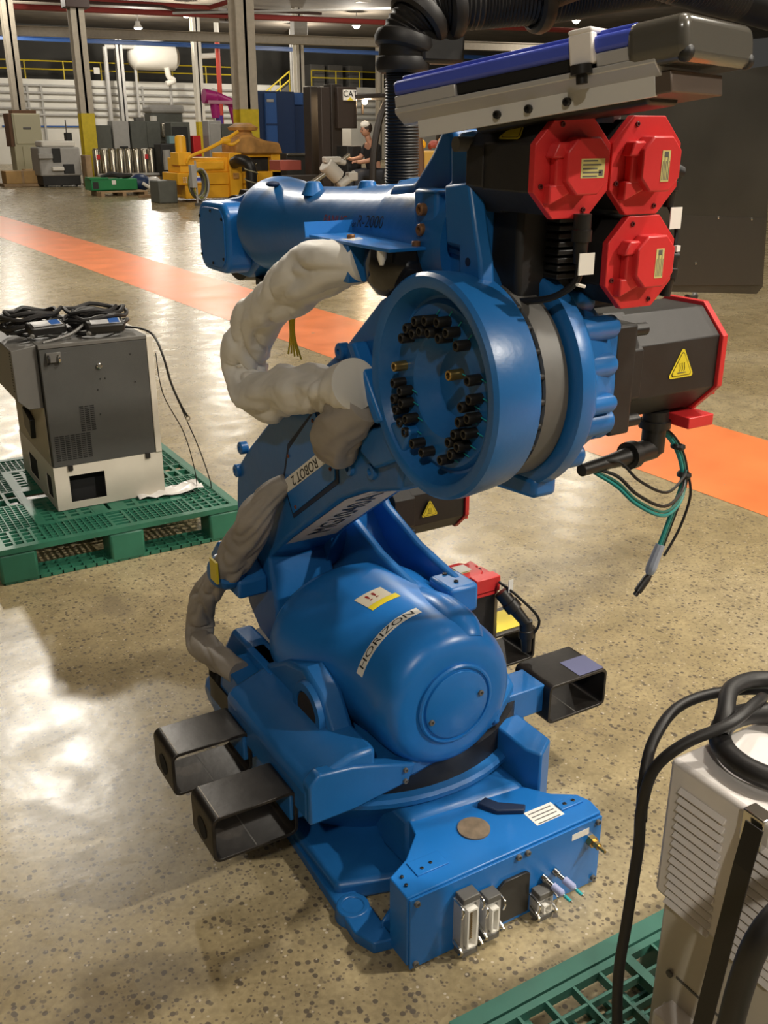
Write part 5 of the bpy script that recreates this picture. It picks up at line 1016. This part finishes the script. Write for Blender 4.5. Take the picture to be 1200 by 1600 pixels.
# person: continuous skinned figure, seated, leaning forward
def person():
    P = thing('person', 'person in black shirt and grey trousers seated on the forklift, head bowed', 'person', (8.35, 14.3, 0))
    def skin(name, V, Ed, Rr, m):
        me = bpy.data.meshes.new(name); me.from_pydata([Vector(v) for v in V], Ed, []); o = bpy.data.objects.new(name, me); COL.objects.link(o); o.modifiers.new('s', 'SKIN')
        for k, r in enumerate(Rr): me.skin_vertices[0].data[k].radius = (r, r)
        me.skin_vertices[0].data[0].use_root = True; o.modifiers.new('u', 'SUBSURF').levels = 2; o.modifiers['u'].render_levels = 2
        dg = bpy.context.evaluated_depsgraph_get(); dg.update(); m2 = bpy.data.meshes.new_from_object(o.evaluated_get(dg)); bpy.data.objects.remove(o)
        c = sum((v.co for v in m2.vertices), Vector())/len(m2.vertices)
        for v in m2.vertices: v.co -= c
        return link(name, m2, m, c, P, smooth=80)
    x, y = 8.42, 14.35
    V = [(x, y, .98), (x-.03, y, 1.2), (x-.06, y, 1.42), (x-.09, y, 1.52), (x-.12, y, 1.57), (x-.15, y, 1.66),      # pelvis .. head base
         (x-.05, y-.17, 1.44), (x-.16, y-.22, 1.22), (x-.38, y-.16, 1.18), (x-.46, y-.14, 1.19),                # near arm to hand
         (x-.05, y+.17, 1.44), (x-.18, y+.2, 1.24), (x-.40, y+.12, 1.22), (x-.48, y+.1, 1.24),
         (x-.02, y-.1, .95), (x-.38, y-.13, .98), (x-.42, y-.13, .56), (x-.48, y-.13, .48),
         (x-.02, y+.1, .95), (x-.40, y+.13, .98), (x-.44, y+.13, .56), (x-.52, y+.13, .48)]
    E_ = [(0,1),(1,2),(2,3),(3,4),(4,5),(2,6),(6,7),(7,8),(8,9),(2,10),(10,11),(11,12),(12,13),(0,14),(14,15),(15,16),(16,17),(0,18),(18,19),(19,20),(20,21)]
    skin('body', V, E_, [.13,.13,.14,.06,.055,.06,.07,.05,.036,.03,.07,.05,.036,.03,.10,.075,.05,.045,.10,.075,.05,.045], SKIN)
    skin('shirt', [V[0], V[1], V[2], V[6], tuple(Vector(V[6]).lerp(Vector(V[7]), .8)), V[10], tuple(Vector(V[10]).lerp(Vector(V[11]), .8))], [(0,1),(1,2),(2,3),(3,4),(2,5),(5,6)], [.15,.15,.155,.09,.07,.09,.07], SHIRT)
    skin('trousers', [(x, y, .99), V[14], V[15], V[16], V[18], V[19], V[20]], [(0,1),(1,2),(2,3),(0,4),(4,5),(5,6)], [.15,.12,.09,.07,.12,.09,.07], JEANS)
    hd = Vector((x-.17, y, 1.72)); b = B(); b.sphere(hd, .10, 16, (.95, .8, 1.15)); b.sphere(hd+Vector((-.10, 0, -.02)), .018, 8); b.sphere(hd+Vector((0, -.08, 0)), .022, 8, (.6, .4, 1)); b.obj('head', SKIN, P)
    b = B(); b.sphere(hd+Vector((.02, 0, .035)), .108, 16, (.95, .85, 1.05)); b.obj('hair', HAIR, P)
    b = B(); b.sphere(hd+Vector((-.01, 0, .085)), .10, 14, (1.05, .88, .7)); b.obj('white_cap', BRIGHTW, P)
    for dy in (-.03, .03): b = B(); b.sphere(hd+Vector((-.088, dy, .0)), .01, 8); b.obj('eye', BLKINK, P)
    for s in (9, 13):
        h = Vector(V[s]); b = B(); b.sphere(h, .035, 10, (1.3, .8, .6))
        for f in range(4): b.tube([h+Vector((-.02, -.02+.014*f, 0)), h+Vector((-.06, -.022+.015*f, -.005)), h+Vector((-.078+.004*f, -.022+.015*f, -.03))], .008, 6)
        b.tube([h+Vector((0, -.025, .01)), h+Vector((-.03, -.04, .0)), h+Vector((-.05, -.035, -.015))], .009, 6); b.obj('hand', SKIN, P)
    for s in (17, 21): h = Vector(V[s]); b = B(); b.box(h.x-.12, h.y-.045, h.z-.07, h.x+.08, h.y+.045, h.z+.01); b.obj('shoe', DARKM, P, .02)
person()
# boxes at right of the hose
t = cab('cardboard_box', 'yellow cardboard box on a trolley right of the black hose', 'box', 5.9, 6.9, 9.0, 9.5, .95, 1.45, mat('yellow_card', (.62, .36, .07), .6), [('trolley_shelf', DARKM, (5.85, 9, .3, 6.9, 9.5, .34)), ('shelf_top', DARKM, (5.85, 9, .90, 6.9, 9.5, .95)), ('trolley_leg', DARKM, (5.9, 9.05, 0, 5.95, 9.1, .9)), ('trolley_leg', DARKM, (6.8, 9.05, 0, 6.85, 9.1, .9)), ('trolley_leg', DARKM, (5.9, 9.4, 0, 5.95, 9.45, .9)), ('trolley_leg', DARKM, (6.8, 9.4, 0, 6.85, 9.45, .9))])
text('LK', .06, (6.50, 8.985, 1.36), (1, 0, 0), (0, 0, 1), BLKINK, t)
for k, (x, y, z, r_, m) in enumerate(((6.12, 9.25, 1.53, .09, ORNG), (6.32, 9.2, 1.53, .08, mat('dull_red', (0, 0, 0))), (6.52, 9.25, 1.55, .10, mat('amber_plastic', (.6, .25, .05), .2)), (6.72, 9.2, 1.53, .09, mat('dull_red', (0, 0, 0))))):
    b = B(); b.tube([(x-.08, y, z-.02), (x, y, z), (x+.07, y, z-.01)], [r_*.5, r_*.8, r_*.5], 10, wob=.5, wsc=12, seed=k); tag(b.obj('wrapped_item', m), ['orange bag at the left end on the yellow box', 'dull red bag second from left on the yellow box', 'amber plastic bag third from left on the yellow box', 'dull red bag at the right end on the yellow box'][k], 'bag')
tag(B().tube([(5.75, 8.6, 0), (5.72, 8.6, 1.4), (5.66, 8.6, 1.78)], .05, 8, smooth=False).obj('brown_post', mat('brown_trim', (0, 0, 0))), 'dark brown post standing before the yellow cardboard box', 'post')
tag(B().box(1.9, 1.4, 1.74, 2.25, 1.6, 1.78).obj('teal_case', mat('teal_case', (.02, .2, .2), .5)), 'small teal case seen above the steel sheet', 'case') if 0 else None
# light clamp fixture on a post behind the forearm
G = thing('clamp_fixture', 'pale cast clamp on a post behind the blue forearm', 'fixture', (4.7, 9, 0))
DV = mat('cast_white', (.42, .40, .36), .45)
B().cyl((4.8, 9.05, 0), (4.8, 9.05, 1.2), .03, n=10).obj('post', GREY, G); b = B(); b.lathe((4.8, 9.05, 0), (0, 0, 1), [(0, .15), (.02, .15), (.03, .04)], 16); b.obj('post_foot', GREY, G)
b = B(); b.cyl((4.62, 9, 1.32), (4.80, 9, 1.16), .10, .09, 18); b.obj('clamp_barrel', DV, G, .012)
b = B(); b.cyl((4.66, 9, 1.37), (4.90, 9, 1.33), .035, n=12); b.box(4.60, 8.95, 1.33, 4.82, 9.05, 1.40); b.obj('clamp_jaw', DV, G, .015)
b = B(); b.cyl((4.78, 8.97, 1.06), (5.02, 8.97, 1.20), .05, n=14); b.box(4.9, 8.92, 1.12, 5.03, 9.02, 1.22); b.obj('clamp_jaw', DV, G, .015)
b = B(); b.cyl((4.42, 9, 1.10), (4.64, 9, 1.22), .03, n=12); b.obj('chrome_rod', CHROME, G); b = B(); b.cyl((4.84, 9, 1.35), (4.95, 9, 1.42), .025, n=12); b.obj('chrome_rod', CHROME, G)
